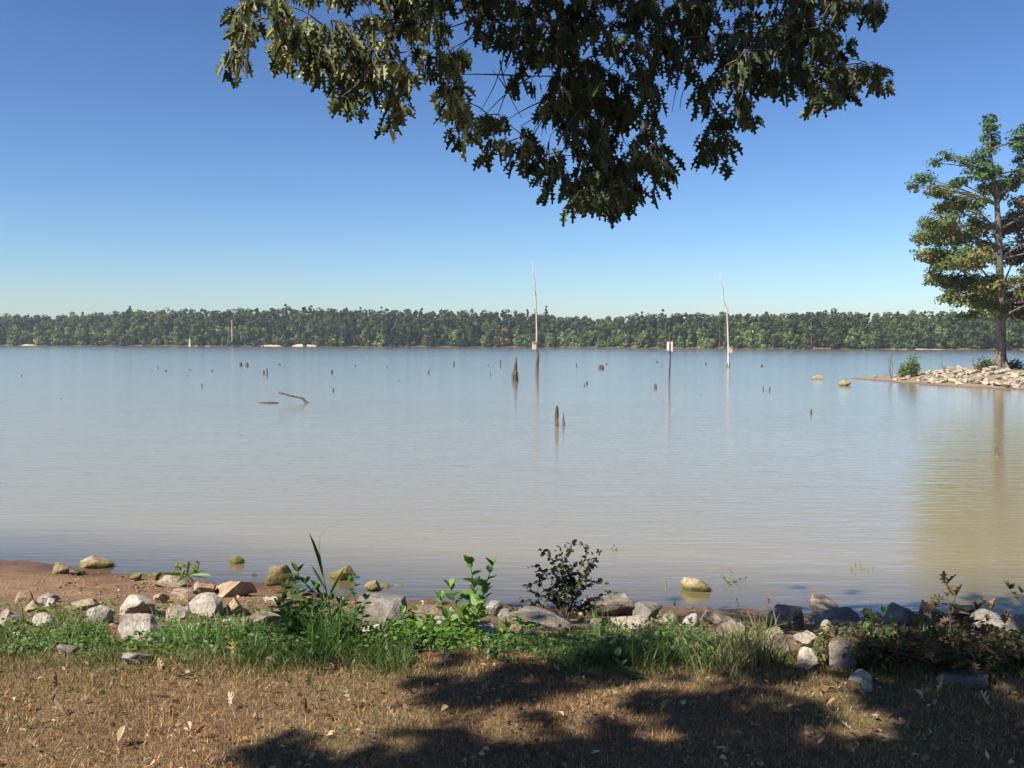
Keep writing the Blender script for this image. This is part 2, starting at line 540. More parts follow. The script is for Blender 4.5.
scene.cycles.sample_clamp_indirect = 4

# ------------------------------------------------------------------ ground sheet
def axis(parts):
    out = []
    for a, b, s in parts: out.append(np.arange(a, b, s))
    out.append([parts[-1][1]])
    return np.concatenate(out)


gx = axis([(-4000, -800, 400), (-800, -330, 23), (-330, -60, 6), (-60, -12, 1.5), (-12, -6.5, .2), (-6.5, 6.5, .045), (6.5, 12, .2), (12, 21, 1), (21, 36, .3), (36, 60, 2), (60, 330, 6), (330, 800, 23), (800, 4000, 400)])
gy = axis([(-400, -20, 40), (-20, 2.5, 1.2), (2.5, 11.5, .045), (11.5, 16, .4), (16, 44, 2), (44, 76, .4), (76, 270, 8), (270, 460, 1.6), (460, 600, 14), (600, 5000, 400)])
X, Y = np.meshgrid(gx, gy)
Z = terrain(X, Y)
nxg, nyg = len(gx), len(gy)
V = np.stack([X, Y, Z], -1).reshape(-1, 3)
ii = (np.arange(nyg - 1)[:, None] * nxg + np.arange(nxg - 1)[None, :]).reshape(-1)
FQ = np.stack([ii, ii + 1, ii + 1 + nxg, ii + nxg], 1)
me = make_mesh('ground', V, [FQ], ground_material(), smooth=True)
edge = 5.25 + (fbm(X * 1.5, Y * 1.5, 21) - .45) * .8
lawn = np.clip((edge - Y) / .35, 0, 1) * (np.abs(X) < 400)
lawn = np.maximum(lawn, np.clip((pen_sd(X, Y) - 7.5) / 2, 0, 1))
lawn = np.maximum(lawn, np.clip((Y - far_y(X) - 7) / 4, 0, 1))
wet = np.clip((.075 - Z) / .07, 0, 1)
pn = pen_sd(X, Y)
grav = np.clip((pn + .4) / .6, 0, 1) * (1 - np.clip((pn - 7.5) / 2, 0, 1)) * .75
lawn = np.maximum(lawn, np.clip((Y - far_y(X) + .5) / 1, 0, 1) * (Y > 200) * .8)
a = me.attributes.new('zone', 'FLOAT_COLOR', 'POINT')
a.data.foreach_set('color', np.stack([lawn, wet, grav, np.ones_like(wet)], -1).astype(np.float32).ravel())
tag(link('ground', me), kind='structure')

# water sheet
wx = axis([(-4000, -60, 400), (-60, -12, 4), (-12, 12, .25), (12, 60, 1.5), (60, 4000, 400)])
wy = axis([(6.5, 13, .08), (13, 20, .8), (20, 80, 2), (80, 600, 20)])
X, Y = np.meshgrid(wx, wy); nxg = len(wx)
V = np.stack([X, Y, np.zeros_like(X)], -1).reshape(-1, 3)
ii = (np.arange(len(wy) - 1)[:, None] * nxg + np.arange(nxg - 1)[None, :]).reshape(-1)
FQ = np.stack([ii, ii + 1, ii + 1 + nxg, ii + nxg], 1)
me = make_mesh('lake_water', V, [FQ], water_material(), smooth=True)
a = me.attributes.new('depth', 'FLOAT', 'POINT')
a.data.foreach_set('value', np.clip(-terrain(X, Y, False), 0, 3).astype(np.float32).ravel())
tag(link('lake_water', me), kind='structure')

# ------------------------------------------------------------------ rocks
import bmesh


def rock_mesh(name, seed, mtl, sub=4, cuts=11, rough=.05, flat=.0):
    rs = random.Random(seed)
    bm = bmesh.new(); bmesh.ops.create_icosphere(bm, subdivisions=sub, radius=1)
    planes = []
    for _ in range(cuts):
        n = Vector((rs.gauss(0, 1), rs.gauss(0, 1), rs.gauss(.15, .8))).normalized()
        planes.append((n, rs.uniform(.36, .80)))
    off = Vector((seed * 3.7, seed * 1.3, seed * .7))
    for v in bm.verts:
        p = v.co.copy()
        for n, d in planes:
            k = p.dot(n) - d
            if k > 0: p -= n * k * .96
        nn = v.co.normalized()
        p += nn * (mnoise.noise(p * 1.8 + off) * rough * 1.6 + mnoise.noise(p * 5 + off) * rough * .8 + mnoise.noise(p * 13 + off) * rough * .3)
        v.co = p
    xs = [v.co.x for v in bm.verts]; ys = [v.co.y for v in bm.verts]; zs = [v.co.z for v in bm.verts]
    for v in bm.verts:   # unit box: x,y in -.5..+.5, z 0..1
        v.co.x = (v.co.x - min(xs)) / (max(xs) - min(xs)) - .5
        v.co.y = (v.co.y - min(ys)) / (max(ys) - min(ys)) - .5
        v.co.z = (v.co.z - min(zs)) / (max(zs) - min(zs))
    me = bpy.data.meshes.new(name); bm.to_mesh(me); bm.free()
    me.polygons.foreach_set('use_smooth', [True] * len(me.polygons))
    me.set_sharp_from_angle(angle=math.radians(24))
    me.materials.append(ROCK[mtl])
    return me


ROCKRECT = []


def rock(x0, x1, y0, y1, mtl, label, seed, tilt=0, cuts=11, depth=.75, water=False, sink=.12):
    cx = (x0 + x1) / 2; wpx = x1 - x0; hpx = y1 - y0
    # the front foot is seen at y1; the top outline at y0
    P = ground_hit(cx, y1 - hpx * .08) if not water else on_plane(cx, y1 - 1, 0)
    D = P[1]
    wm = wpx * D / F * (1.04 if wpx < 28 else .97); dm = wm * depth
    sl = (H - P[2]) / D
    hm = max(hpx * D / F * 1.02 - sl * dm * .45, hpx * D / F * .55, .02)
    hm *= 1 + sink
    me = rock_mesh('rock', seed, mtl, cuts=cuts, sub=4 if wpx > 14 else 3)
    o = link('rock', me)
    o.scale = (wm, dm, hm); o.location = (P[0], P[1] + dm * .42, P[2] - hm * sink - (.03 if water else 0))
    o.rotation_euler = (0, math.radians(tilt), 0)
    tag(o, label, 'rock', 'riprap rocks along the near shore')
    ROCKRECT.append((x0, x1, y0, y1, P[1]))
    return o


ROCKS = [
 (50, 67, 562, 575, 'cream', 'small squarish cream rock on the mud, just left of the green-sided rock by the water'),
 (74, 109, 555, 570, 'cream', 'blocky cream rock with a green algae side at the water edge, far left'),
 (66, 81, 570, 576, 'dark', 'flat dark stone lying in front of the blocky green-sided rock on the mud'),
 (128, 141, 573, 582, 'mossy', 'small round dark olive stone on the mud right of the red leaf scraps'),
 (145, 160, 572, 581, 'mossy', 'flat olive stone on the mud beside the yellowish wedge-shaped rock'),
 (154, 181, 575, 588, 'cream', 'yellowish wedge-shaped rock on the mud behind the umbrella sedge'),
 (227, 243, 553, 565, 'mossy', 'olive mossy rock standing alone in the shallow water at left'),
 (251, 257, 571, 577, 'dark', 'tiny dark stone in the shallow water below the lone mossy rock'),
 (204, 253, 579, 599, 'tan', 'long tan slab with a dark right end lying on the mud'),
 (169, 192, 588, 602, 'tan', 'rounded tan rock touching the left end of the row before the long slab'),
 (190, 212, 583, 596, 'tan', 'tan rock tucked against the left end of the long slab'),
 (11, 30, 592, 606, 'tan', 'pinkish tan rock on the mud at the far left above the weeds'),
 (-8, 24, 606, 627, 'pale', 'light grey rock cut by the left edge of the photo'),
 (20, 42, 600, 613, 'cream', 'cream rock between the pinkish rock and the grass at far left'),
 (35, 56, 592, 604, 'grey', 'greyish rock on the mud at left behind the small cream rock'),
 (66, 99, 597, 612, 'tan', 'wide tan rock on the mud left of the pale triangular rock'),
 (80, 107, 604, 627, 'grey', 'slanted grey-green rock leaning in the weeds left of the large boulder'),
 (113, 155, 593, 620, 'pale', 'pale triangular rock peaking behind the large grey boulder'),
 (105, 158, 613, 646, 'grey', 'large cracked grey boulder with a dark right side among left weeds'),
 (118, 145, 651, 667, 'grey', 'flat light grey stone in the grass below the large boulder'),
 (51, 71, 645, 657, 'grey', 'small grey stone sunk in the grass at the far left'),
 (162, 183, 604, 622, 'pale', 'pale rock right of the triangular rock, under the umbrella sedge'),
 (180, 224, 593, 619, 'grey', 'grey-brown slab leaning in half shade right of the umbrella sedge'),
 (217, 247, 598, 619, 'tan', 'brown rock below the long tan slab'),
 (152, 167, 593, 604, 'tan', 'small tan stone above the pale rock under the sedge'),
 (240, 284, 611, 638, 'pale', 'pale cream rock behind long grass left of the dark leafy weed'),
 (24, 50, 613, 630, 'pale', 'pale grey rock in the weeds beside the rock at the left edge'),
 (265, 292, 565, 588, 'mossy', 'rounded ochre boulder at the water edge behind the dark leafy weed'),
 (326, 357, 567, 582, 'mossy', 'flat ochre rock with a dark right end in the water edge'),
 (363, 380, 581, 593, 'cream', 'small ochre-cream rock on the mud above the big grey boulder'),
 (380, 391, 581, 588, 'mossy', 'small olive stone in the water right of the ochre-cream rock'),
 (393, 405, 582, 587, 'mossy', 'tiny flat olive stone in the water, rightmost of the ochre stones'),
 (350, 407, 595, 634, 'dark', 'big rounded grey-brown boulder in half shade right of the dark leafy weed'),
 (358, 385, 624, 645, 'grey', 'grey rock at the foot of the big rounded boulder'),
 (480, 503, 600, 618, 'grey', 'brown-grey rock just right of the broad-leaved green plant'),
 (457, 497, 624, 643, 'grey', 'low light grey rock below the broad-leaved green plant'),
 (433, 451, 617, 632, 'grey', 'small grey rock half hidden left of the broad-leaved plant stem'),
 (497, 522, 609, 622, 'dark', 'dark grey rock between the broad-leaved plant and the dark shrub'),
 (682, 713, 574, 593, 'cream', 'cream block of stone standing alone in the shallow water at centre right'),
 (580, 637, 593, 619, 'dark', 'long dark shaded boulder right of the dark shrub stem'),
 (634, 667, 602, 621, 'dark', 'dark rock right of the long shaded boulder'),
 (505, 578, 608, 629, 'dark', 'widest low dark boulder under the dark shrub'),
 (609, 650, 613, 631, 'pale', 'pale grey rock in front of the long dark boulder'),
 (575, 589, 605, 616, 'tan', 'small pinkish stone at the foot of the dark shrub'),
 (702, 738, 609, 627, 'grey', 'grey-brown rock behind the pale rock left of the tall dry grass'),
 (709, 751, 621, 646, 'pale', 'pale rock mottled with grass left of the tall dry grass tuft'),
 (684, 703, 616, 634, 'pale', 'small pale rock left of the mottled pale rock'),
 (586, 605, 617, 634, 'grey', 'small grey rock in the weeds below the long dark boulder'),
 (764, 797, 626, 658, 'pale', 'bright pale angular rock right of the tall dry grass tuft'),
 (793, 816, 631, 649, 'pale', 'pale rock behind and right of the bright angular rock'),
 (798, 820, 646, 673, 'pale', 'slanted pale grey rock below the pale rock pair'),
 (825, 857, 638, 673, 'pale', 'tall pinkish pale rock left of the brown-leaved sapling'),
 (821, 837, 620, 640, 'grey', 'small pointed grey rock standing above the pinkish rock'),
 (809, 848, 597, 615, 'pale', 'cream rock lying on the dark rocks at the water edge, right'),
 (765, 810, 605, 633, 'dark', 'dark rounded boulder behind the bright angular rock'),
 (814, 865, 613, 629, 'dark', 'smooth dark rock directly under the cream rock at right'),
 (839, 874, 622, 636, 'dark', 'dark rock lower right of the smooth dark rock'),
 (869, 900, 623, 640, 'dark', 'dark grey rock left of the brown-leaved sapling'),
 (886, 921, 602, 628, 'dark', 'humped dark rock at the water behind the brown-leaved sapling'),
 (893, 906, 606, 616, 'mossy', 'small ochre stone on the water side of the humped dark rock'),
 (920, 954, 601, 630, 'dark', 'dark rock behind the stem of the brown-leaved sapling'),
 (948, 981, 605, 624, 'dark', 'low dark rock right of the sapling stem near the water'),
 (976, 1021, 609, 644, 'dark', 'large dark boulder near the right edge'),
 (981, 1007, 630, 650, 'grey', 'lighter grey rock in front of the large dark boulder at right'),
 (933, 1010, 674, 692, 'dark', 'long flat dark stone in deep shade at the lower right'),
 (853, 876, 671, 686, 'grey', 'grey stone on the lawn edge below the pinkish pale rock'),
 (861, 876, 682, 693, 'pale', 'small white-grey stone at the lawn edge, lowest of the pale stones'),
 (1009, 1045, 611, 645, 'dark', 'dark boulder cut by the right edge of the photo'),
 (410, 436, 604, 622, 'grey', 'grey-brown rock between the big boulder and the broad-leaved plant'),
 (662, 686, 612, 628, 'grey', 'grey rock between the dark rocks and the small pale rock'),
]
for i, (x0, x1, y0, y1, mt_, lab) in enumerate(ROCKS):
    inw = lab.find('alone in the shallow') >= 0 or 'in the water right' in lab or 'in the water,' in lab or 'in the shallow water below' in lab
    rock(x0, x1, y0, y1, mt_, lab, 100 + i * 7, tilt=0 if inw else random.uniform(-14, 14), water=inw, cuts=6 if inw else 9 + i % 6, depth=.7 + .15 * (i % 3), sink=.04 if inw else (.3 if x1 - x0 > 20 else .2))
filler = {k_: [rock_mesh('rubble', 700 + q * 13 + len(k_), k_, sub=3, cuts=9) for q in range(4)] for k_ in ('pale', 'grey', 'tan', 'cream')}
for k in range(230):
    px_ = random.uniform(-30, 1060)
    py_ = random.uniform(597, 640) if px_ < 420 else random.uniform(612, 648)
    if any(a_ - 2 < px_ < b_ + 2 and c_ - 2 < py_ < d_ + 2 for (a_, b_, c_, d_, e_) in ROCKRECT): continue
    P = ground_hit(px_, py_); w_ = random.uniform(6, 19) * P[1] / F
    kk = random.choice(['pale', 'grey', 'tan', 'cream'] if px_ < 840 else ['grey', 'grey', 'tan'])
    o = link('rubble_stone', random.choice(filler[kk])); o.scale = (w_, w_ * random.uniform(.6, 1), w_ * random.uniform(.4, .75))
    o.rotation_euler = (random.uniform(-.3, .3), random.uniform(-.3, .3), random.uniform(0, 6.3)); o.location = (P[0], P[1], P[2] - w_ * .12)
    tag(o, 'small rubble stone wedged between the larger shore rocks', 'rock', 'small rubble between the shore rocks')
# two rocks off the tip of the spit
for (x0, x1, y0, y1, mt_, lab) in [(813, 824, 375.4, 379.8, 'tan', 'pale rock breaking the water off the tip of the stony spit, farther one'),
                                   (838, 852.5, 380.8, 386.4, 'mossy', 'low mossy rock in the water nearest the tip of the stony spit')]:
    P = on_plane((x0 + x1) / 2, y1 - .5, 0)
    me = rock_mesh('rock', int(x0), mt_, sub=3)
    o = link('rock', me); wm = (x1 - x0) * P[1] / F
    o.scale = (wm, wm * .8, (y1 - y0) * P[1] / F * 1.15); o.location = (P[0], P[1] + wm * .3, -.05)
    tag(o, label=lab, cat='rock', group='rocks off the spit')

# riprap stones of the spit: individual stones
proto = [rock_mesh('spit_stone', 900 + k, 'pale' if k % 3 else 'cream', sub=2, cuts=9) for k in range(9)]
cnt = 0
tries = 0
while cnt < 285 and tries < 9000:
    tries += 1
    x = random.uniform(22.5, 36.5); y = random.uniform(43, 68)
    s_ = float(pen_sd(x, y))
    if s_ < .25 or s_ > 6.2: continue
    p, q = to_px((x, y, float(terrain(x, y))))
    if p > 1085 or q > 392: continue
    if p > 1060 or y > 64: continue
    dens = np.clip((p - 885) / 50, .14, 1) * (1 if .8 < s_ < 5.8 else .45)
    if random.random() > dens: continue
    cnt += 1
    o = link('riprap_stone', proto[cnt % 9])
    sc = random.uniform(.20, .54) ** 1.0 * (.7 if p < 940 else 1)
    o.scale = (sc, sc * random.uniform(.6, 1), sc * random.uniform(.4, .7))
    o.rotation_euler = (random.uniform(-.2, .2), random.uniform(-.2, .2), random.uniform(0, 6.3))
    o.location = (x, y, float(terrain(x, y)) - sc * .08)
    tag(o, 'cream limestone chunk among the others on the bank of the stony spit', 'rock', 'riprap stones on the stony spit')

# pebbles and dead leaf scraps on the mud
def scatter_px(n, x0, x1, y0, y1):
    return ground_hits(RNG.uniform(x0, x1, n), RNG.uniform(y0, y1, n))


bmv = bmesh.new(); bmesh.ops.create_icosphere(bmv, subdivisions=1, radius=1)
ico = np.array([v.co[:] for v in bmv.verts]); icf = np.array([[v.index for v in f.verts] for f in bmv.faces]); bmv.free()


def pebbles(P, rmin, rmax, m, name):
    n = len(P); r = RNG.uniform(rmin, rmax, (n, 1, 1)) ** 1.0
    sc = RNG.uniform(.6, 1.2, (n, 1, 3)) * np.array([1, 1, .6])
    jit = 1 + (RNG.random((n, len(ico), 1)) - .5) * .5
    V = P[:, None, :] + ico[None] * jit * r * sc
    Fp = (icf[None] + (np.arange(n) * len(ico))[:, None, None]).reshape(-1, 3)
    return make_mesh(name, V.reshape(-1, 3), [Fp], m)


P = np.concatenate([scatter_px(700, -40, 470, 575, 625), scatter_px(250, 60, 300, 572, 605), scatter_px(350, 460, 1060, 608, 650)])
P[:, 2] = terrain(P[:, 0], P[:, 1]); P = P[P[:, 2] > 0.005]
tag(link('pebbles', pebbles(P, .006, .022, ROCK['tan'], 'pebbles')), 'small tan pebbles strewn over the red mud and between rocks', 'pebbles', kind='stuff')
P = np.concatenate([scatter_px(170, 55, 205, 575, 594), scatter_px(110, 150, 330, 590, 612), scatter_px(60, 330, 470, 595, 606)])
P[:, 2] = terrain(P[:, 0], P[:, 1]) + .006; P = P[P[:, 2] > 0.012]
n = len(P)
me = leaf_cloud(P, RNG.normal(size=(n, 3)) * .4 + (0, 0, 1), RNG.uniform(.008, .026, n), tints(n, [(.22, .07, .04), (.30, .13, .08), (.45, .30, .2)]), M_DRY, 'leaf_scraps')
tag(link('leaf_scraps', me), 'reddish scraps of dead leaves scattered on the wet mud at left', 'leaf litter', kind='stuff')

# ------------------------------------------------------------------ lawn of short dry grass
def blades(P, length, width, lean, cols, m, name, seg=2, off=(0, 0, 0), bend=.5):
    n = len(P); th = RNG.uniform(0, 2 * PI, n)
    L_ = length[:, None]; lean = lean[:, None]
    dr = np.stack([np.cos(th), np.sin(th), np.zeros(n)], 1)
    th2 = RNG.uniform(0, 2 * PI, n)
    sd_ = np.stack([np.cos(th2), np.sin(th2), np.zeros(n)], 1) * (np.broadcast_to(width, (n,))[:, None] * .5)
    rows = []
    for k in range(seg):
        t = k / seg
        c = P + dr * (lean * L_ * (t * (1 - bend) + t * t * bend)) + np.array([0, 0, 1]) * L_ * (t - lean * t * t * .45)
        wdt = (1 - .35 * t)
        rows += [c - sd_ * wdt, c + sd_ * wdt]
    tip = P + dr * lean * L_ + np.array([0, 0, 1]) * L_ * (1 - lean * .45)
    rows.append(tip)
    k = 2 * seg + 1
    V = np.stack(rows, 1).reshape(-1, 3) - np.asarray(off, float)
    i = np.arange(n)[:, None] * k
    Fq = [i + np.array([[2 * s, 2 * s + 1, 2 * s + 3, 2 * s + 2]]) for s in range(seg - 1)]
    Ft = i + np.array([[2 * seg - 2, 2 * seg - 1, 2 * seg]])
    return make_mesh(name, V, [np.concatenate(Fq) if Fq else np.zeros((0, 4)), Ft], m, tint=np.repeat(cols, k, axis=0))


n = 260000
x = RNG.uniform(-4.6, 4.6, n); y = 2.7 + 2.75 * RNG.random(n) ** .85
edge = 5.1 + (fbm(x * 1.5, y * 1.5, 21) - .45) * .7
dn = fbm(x * 4, y * 4, 33)
keep = (y < edge) & (dn + RNG.random(n) * .4 > .38)
x = x[keep]; y = y[keep]; n = len(x)
P = np.stack([x, y, terrain(x, y) - .003], 1)
g = fbm(x * 1.3, y * 1.3, 50)
cols = tints(n, [(.34, .20, .11), (.42, .27, .15), (.24, .13, .07), (.56, .40, .25), (.15, .085, .045), (.20, .11, .06)], .22)
cols = cols * np.array([1.16, 1.10, .90]) * (.45 + 1.05 * fbm(x * 2.3, y * 2.3, 61))[:, None] * (.7 + .6 * fbm(x * 11, y * 11, 63))[:, None]
green = (RNG.random(n) < np.clip((g - .42) * 2.4, .03, .6))
cols[green] = tints(green.sum(), [(.16, .17, .06), (.22, .21, .09), (.12, .15, .05)], .2)
LL = RNG.uniform(.014, .045, n) * (1 + (fbm(x * 6, y * 6, 77) - .4))
me = blades(P, LL, .0034, RNG.uniform(.1, 1.0, n), cols, M_DRY, 'dry_grass', seg=1)
tag(link('dry_grass', me), 'short dry brown grass of the lawn in the foreground, shaded at lower right', 'grass', kind='stuff')
print('dry blades', n)
n = 1500
P = ground_hits(RNG.uniform(-60, 1090, n), RNG.uniform(662, 800, n))
P = P[fbm(P[:, 0] * 2.5, P[:, 1] * 2.5, 87) + RNG.random(len(P)) * .3 > .52]; n = len(P)
P[:, 2] = terrain(P[:, 0], P[:, 1]) + RNG.uniform(.006, .022, n)
me = shaped_leaves(P, RNG.normal(size=(n, 3)) * (1, 1, .3), RNG.uniform(.012, .040, n), tints(n, [(.34, .22, .13), (.24, .13, .07), (.16, .08, .045), (.46, .34, .23)], .2), ELLH, M_DRY, 'leaf_litter', width=RNG.uniform(.7, 1.6, (n, 1, 1)), fold=RNG.uniform(.2, 1.4, (n, 1, 1)), droop=RNG.uniform(-.6, .3, (n, 1, 1)), side=np.tile([0, 0, 1.0], (n, 1)) + RNG.normal(size=(n, 3)) * .5)
tag(link('leaf_litter', me), 'crumbled brown leaf litter caught in the dry lawn', 'leaf litter', kind='stuff')

# ------------------------------------------------------------------ weed band
def rect_free(px, py):
    ok = np.ones(len(px), bool)
    for (x0, x1, y0, y1, d) in ROCKRECT:
        w_ = x1 - x0; h_ = y1 - y0
        if w_ < 16: continue
        ok &= ~((px > x0 + w_ * .06) & (px < x1 - w_ * .06) & (py > y0 + h_ * .3) & (py < y1 + h_ * .02))
    return ok


def band(n, x0, x1, y0, y1, edge=5):
    n = int(n * (.85 if edge else 1.8))
    px = RNG.uniform(x0 - 14, x1 + 14, n); py = RNG.triangular(y0, (y0 + y1) / 2 + 4, y1 + edge, n)
    k = rect_free(px, py) & (py < y1 + edge + 3 - 22 * fbm(px * .03, px * 0, 5) + RNG.normal(size=n) * 4)
    P = ground_hits(px[k], py[k]); P[:, 2] = terrain(P[:, 0], P[:, 1])
    return P


GR = [(.09, .135, .035), (.12, .17, .05), (.065, .105, .03), (.17, .20, .08), (.20, .19, .09)]
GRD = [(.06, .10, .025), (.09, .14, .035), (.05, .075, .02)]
BL = []; CO = []; LE = []; LEAN = []
for (x0, x1, y0, y1, n, l0, l1, pal) in [
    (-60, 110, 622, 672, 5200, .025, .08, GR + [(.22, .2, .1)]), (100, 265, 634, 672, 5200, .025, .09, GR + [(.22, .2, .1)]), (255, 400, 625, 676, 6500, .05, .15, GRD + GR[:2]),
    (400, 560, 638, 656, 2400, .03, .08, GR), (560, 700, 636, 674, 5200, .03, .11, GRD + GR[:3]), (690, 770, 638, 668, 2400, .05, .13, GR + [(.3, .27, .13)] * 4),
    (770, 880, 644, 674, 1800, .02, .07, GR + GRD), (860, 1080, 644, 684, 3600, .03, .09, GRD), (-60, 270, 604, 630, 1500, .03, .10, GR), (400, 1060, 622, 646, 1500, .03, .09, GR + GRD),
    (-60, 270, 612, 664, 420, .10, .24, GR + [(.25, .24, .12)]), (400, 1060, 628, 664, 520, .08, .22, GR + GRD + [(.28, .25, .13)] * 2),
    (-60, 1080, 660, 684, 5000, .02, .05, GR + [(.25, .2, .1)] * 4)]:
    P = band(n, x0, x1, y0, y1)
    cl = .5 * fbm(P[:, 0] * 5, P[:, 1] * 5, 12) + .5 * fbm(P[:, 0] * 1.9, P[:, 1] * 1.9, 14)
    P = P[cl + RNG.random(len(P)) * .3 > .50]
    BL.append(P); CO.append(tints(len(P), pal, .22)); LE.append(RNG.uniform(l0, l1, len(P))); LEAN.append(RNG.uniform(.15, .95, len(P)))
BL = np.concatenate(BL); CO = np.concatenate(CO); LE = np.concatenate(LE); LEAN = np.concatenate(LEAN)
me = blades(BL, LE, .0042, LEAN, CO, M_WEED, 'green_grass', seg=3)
tag(link('green_grass', me), 'band of green grass and low weeds between the dry lawn and the shore rocks', 'grass', kind='stuff')
# small broad leaves among it
LP = []; LC = []; LL = []; LN = []
for (x0, x1, y0, y1, n, s0, s1, pal, hh) in [
    (-60, 270, 615, 664, 5200, .010, .022, [(.085, .155, .03), (.12, .21, .045), (.06, .11, .028)], .09),
    (255, 400, 612, 668, 4200, .010, .024, [(.05, .10, .02), (.08, .14, .03)], .16),
    (380, 470, 624, 656, 2100, .012, .030, [(.11, .21, .03), (.09, .165, .03)], .12),
    (500, 700, 626, 668, 5200, .008, .022, [(.06, .11, .025), (.09, .155, .035), (.045, .075, .02)], .11), (400, 1060, 612, 636, 900, .008, .022, [(.07, .12, .03), (.10, .16, .04)], .08), (-60, 260, 600, 625, 900, .010, .024, [(.085, .155, .03), (.12, .21, .045)], .08),
    (690, 780, 630, 662, 1500, .008, .018, [(.12, .18, .05), (.2, .2, .08)], .12),
    (830, 1060, 630, 680, 5200, .010, .026, [(.06, .09, .02), (.09, .10, .03), (.16, .10, .05), (.12, .08, .04)], .16)]:
    P = band(n, x0, x1, y0, y1, 0)
    cl = fbm(P[:, 0] * 4, P[:, 1] * 4, 44)
    P = P[cl + RNG.random(len(P)) * .25 > .45]
    mx = fbm(P[:, 0] * 3, P[:, 1] * 3, 91) * 1.5
    P[:, 2] += RNG.random(len(P)) * hh * mx
    LP.append(P); LC.append(tints(len(P), pal, .2)); LL.append(RNG.uniform(s0, s1, len(P)) * 1.7)
LP = np.concatenate(LP); LC = np.concatenate(LC); LL = np.concatenate(LL); n = len(LP)
dv = RNG.normal(size=(n, 3)) * (1, 1, .45)
me = shaped_leaves(LP, dv, LL, LC, ELLH, M_WEED, 'low_weeds', width=1.5, side=np.tile([0, 0, 1.0], (n, 1)) + RNG.normal(size=(n, 3)) * .4)
tag(link('low_weeds', me), 'small-leaved green weeds growing between the shore rocks', 'weeds', kind='stuff')

# ------------------------------------------------------------------ named plants
def curve_pts(a, b, sag, n=6, rng=random):
    a = np.array(a, float); b = np.array(b, float)
    t = np.linspace(0, 1, n)[:, None]
    off = np.array([rng.gauss(0, 1), rng.gauss(0, 1), rng.gauss(0, .4)]) * sag * np.linalg.norm(b - a)
    return a * (1 - t) + b * t + off * np.sin(t * PI)


def leafy_plant(name, label, base_px, stems, leaf_len, cols, tpl=ELLH, width=1.0, per=9, smat=None, lmat=None, up=.5, start=.25, rad=.004, pair=False, cat='plant', tipn=3, fold=.25, water=False):
    """stems: list of tip pixels (px,py,dy) ; leaves alternate along each stem"""
    B = on_plane(*base_px, 0) if water else ground_hit(*base_px)
    root = thing(name, label, cat, B)
    T = Tubes(); LB = []; LD = []; LLn = []
    for (tx, ty, dY) in stems:
        tip = at_depth(tx, ty, B[1] + dY)
        pts = curve_pts(B + np.array([random.gauss(0, .012), random.gauss(0, .012), -.01]), tip, .06, 8)
        T.add(pts, np.linspace(rad, rad * .4, 8), 5)
        axis_ = norm(tip - B)
        for k in range(per):
            t = start + (1 - start) * (k + random.random() * .4) / per
            i = min(int(t * 7), 6); f = t * 7 - i
            p = pts[i] * (1 - f) + pts[min(i + 1, 7)] * f
            for s_ in ((0, PI) if pair else (0,)):
                a_ = k * 2.4 + s_ + random.uniform(-.3, .3)
                d = np.array([math.cos(a_), math.sin(a_) * .8, up + random.uniform(-.2, .3)])
                LB.append(p); LD.append(d); LLn.append(leaf_len * random.uniform(.7, 1.1) * (1 - .3 * t))
        for k in range(tipn):
            a_ = random.uniform(0, 6.3); LB.append(pts[-1]); LD.append([math.cos(a_) * .6, math.sin(a_) * .6, 1.0]); LLn.append(leaf_len * .65)
    n = len(LB)
    o = link('stem', T.mesh('stem', smat or M_STEM, off=B), root)
    me = shaped_leaves(np.array(LB), np.array(LD), np.array(LLn), tints(n, cols, .15), tpl, lmat or M_WEED, 'leaves', off=B, width=width, fold=fold,
                       side=np.tile([0, 0, 1.0], (n, 1)) + RNG.normal(size=(n, 3)) * .35)
    link('leaves', me, root)
    return root


leafy_plant('broad_leaved_plant', 'bright green plant with big pointed oval leaves rising above the water line at centre', (464, 640),
            [(450, 588, 0), (470, 564, .05), (492, 566, 0), (474, 586, .1), (440, 600, .05), (485, 590, -.05), (462, 612, -.1), (478, 610, -.1), (448, 618, -.05)], .11,
            [(.13, .24, .04), (.10, .19, .035), (.17, .28, .07)], width=1.5, per=7, up=.6, rad=.005, start=.4)
leafy_plant('leafy_weed', 'dark green upright weed with dense narrow leaves beside tall grass at left of centre', (298, 652),
            [(298, 572, 0), (286, 590, .05), (312, 592, 0), (278, 606, .05), (322, 606, .06), (303, 610, -.1), (288, 618, -.12), (293, 582, .03), (305, 584, -.04), (318, 590, .08), (330, 600, 0), (283, 600, -.04), (310, 612, -.15)], .10,
            [(.04, .09, .02), (.06, .12, .025), (.05, .10, .02)], width=1.1, per=13, up=.25)
leafy_plant('leafy_weed', 'dark leafy weed low between tall grass and the big rounded boulder', (348, 650),
            [(352, 582, 0), (366, 600, .05), (340, 604, .05), (357, 612, -.05)], .075, [(.05, .11, .02), (.08, .15, .03)], width=1.2, per=9, up=.35)
leafy_plant('nettle_like_weed', 'low lime-green weed with toothed-looking leaves left of the broad-leaved plant', (405, 652),
            [(390, 622, 0), (402, 612, .05), (416, 610, 0), (428, 618, .05), (410, 628, -.1), (396, 634, -.1), (422, 632, -.08)], .06,
            [(.13, .27, .03), (.17, .31, .05)], tpl=BROH, width=.8, per=6, up=.3, rad=.003)
leafy_plant('broad_leaved_weed', 'small clump of round green leaves just right of the broad-leaved plant', (512, 650),
            [(505, 625, 0), (518, 622, .05), (528, 630, 0), (500, 634, .05)], .06, [(.10, .20, .03), (.14, .25, .04)], tpl=BROH, width=.9, per=4, up=.3, rad=.003)
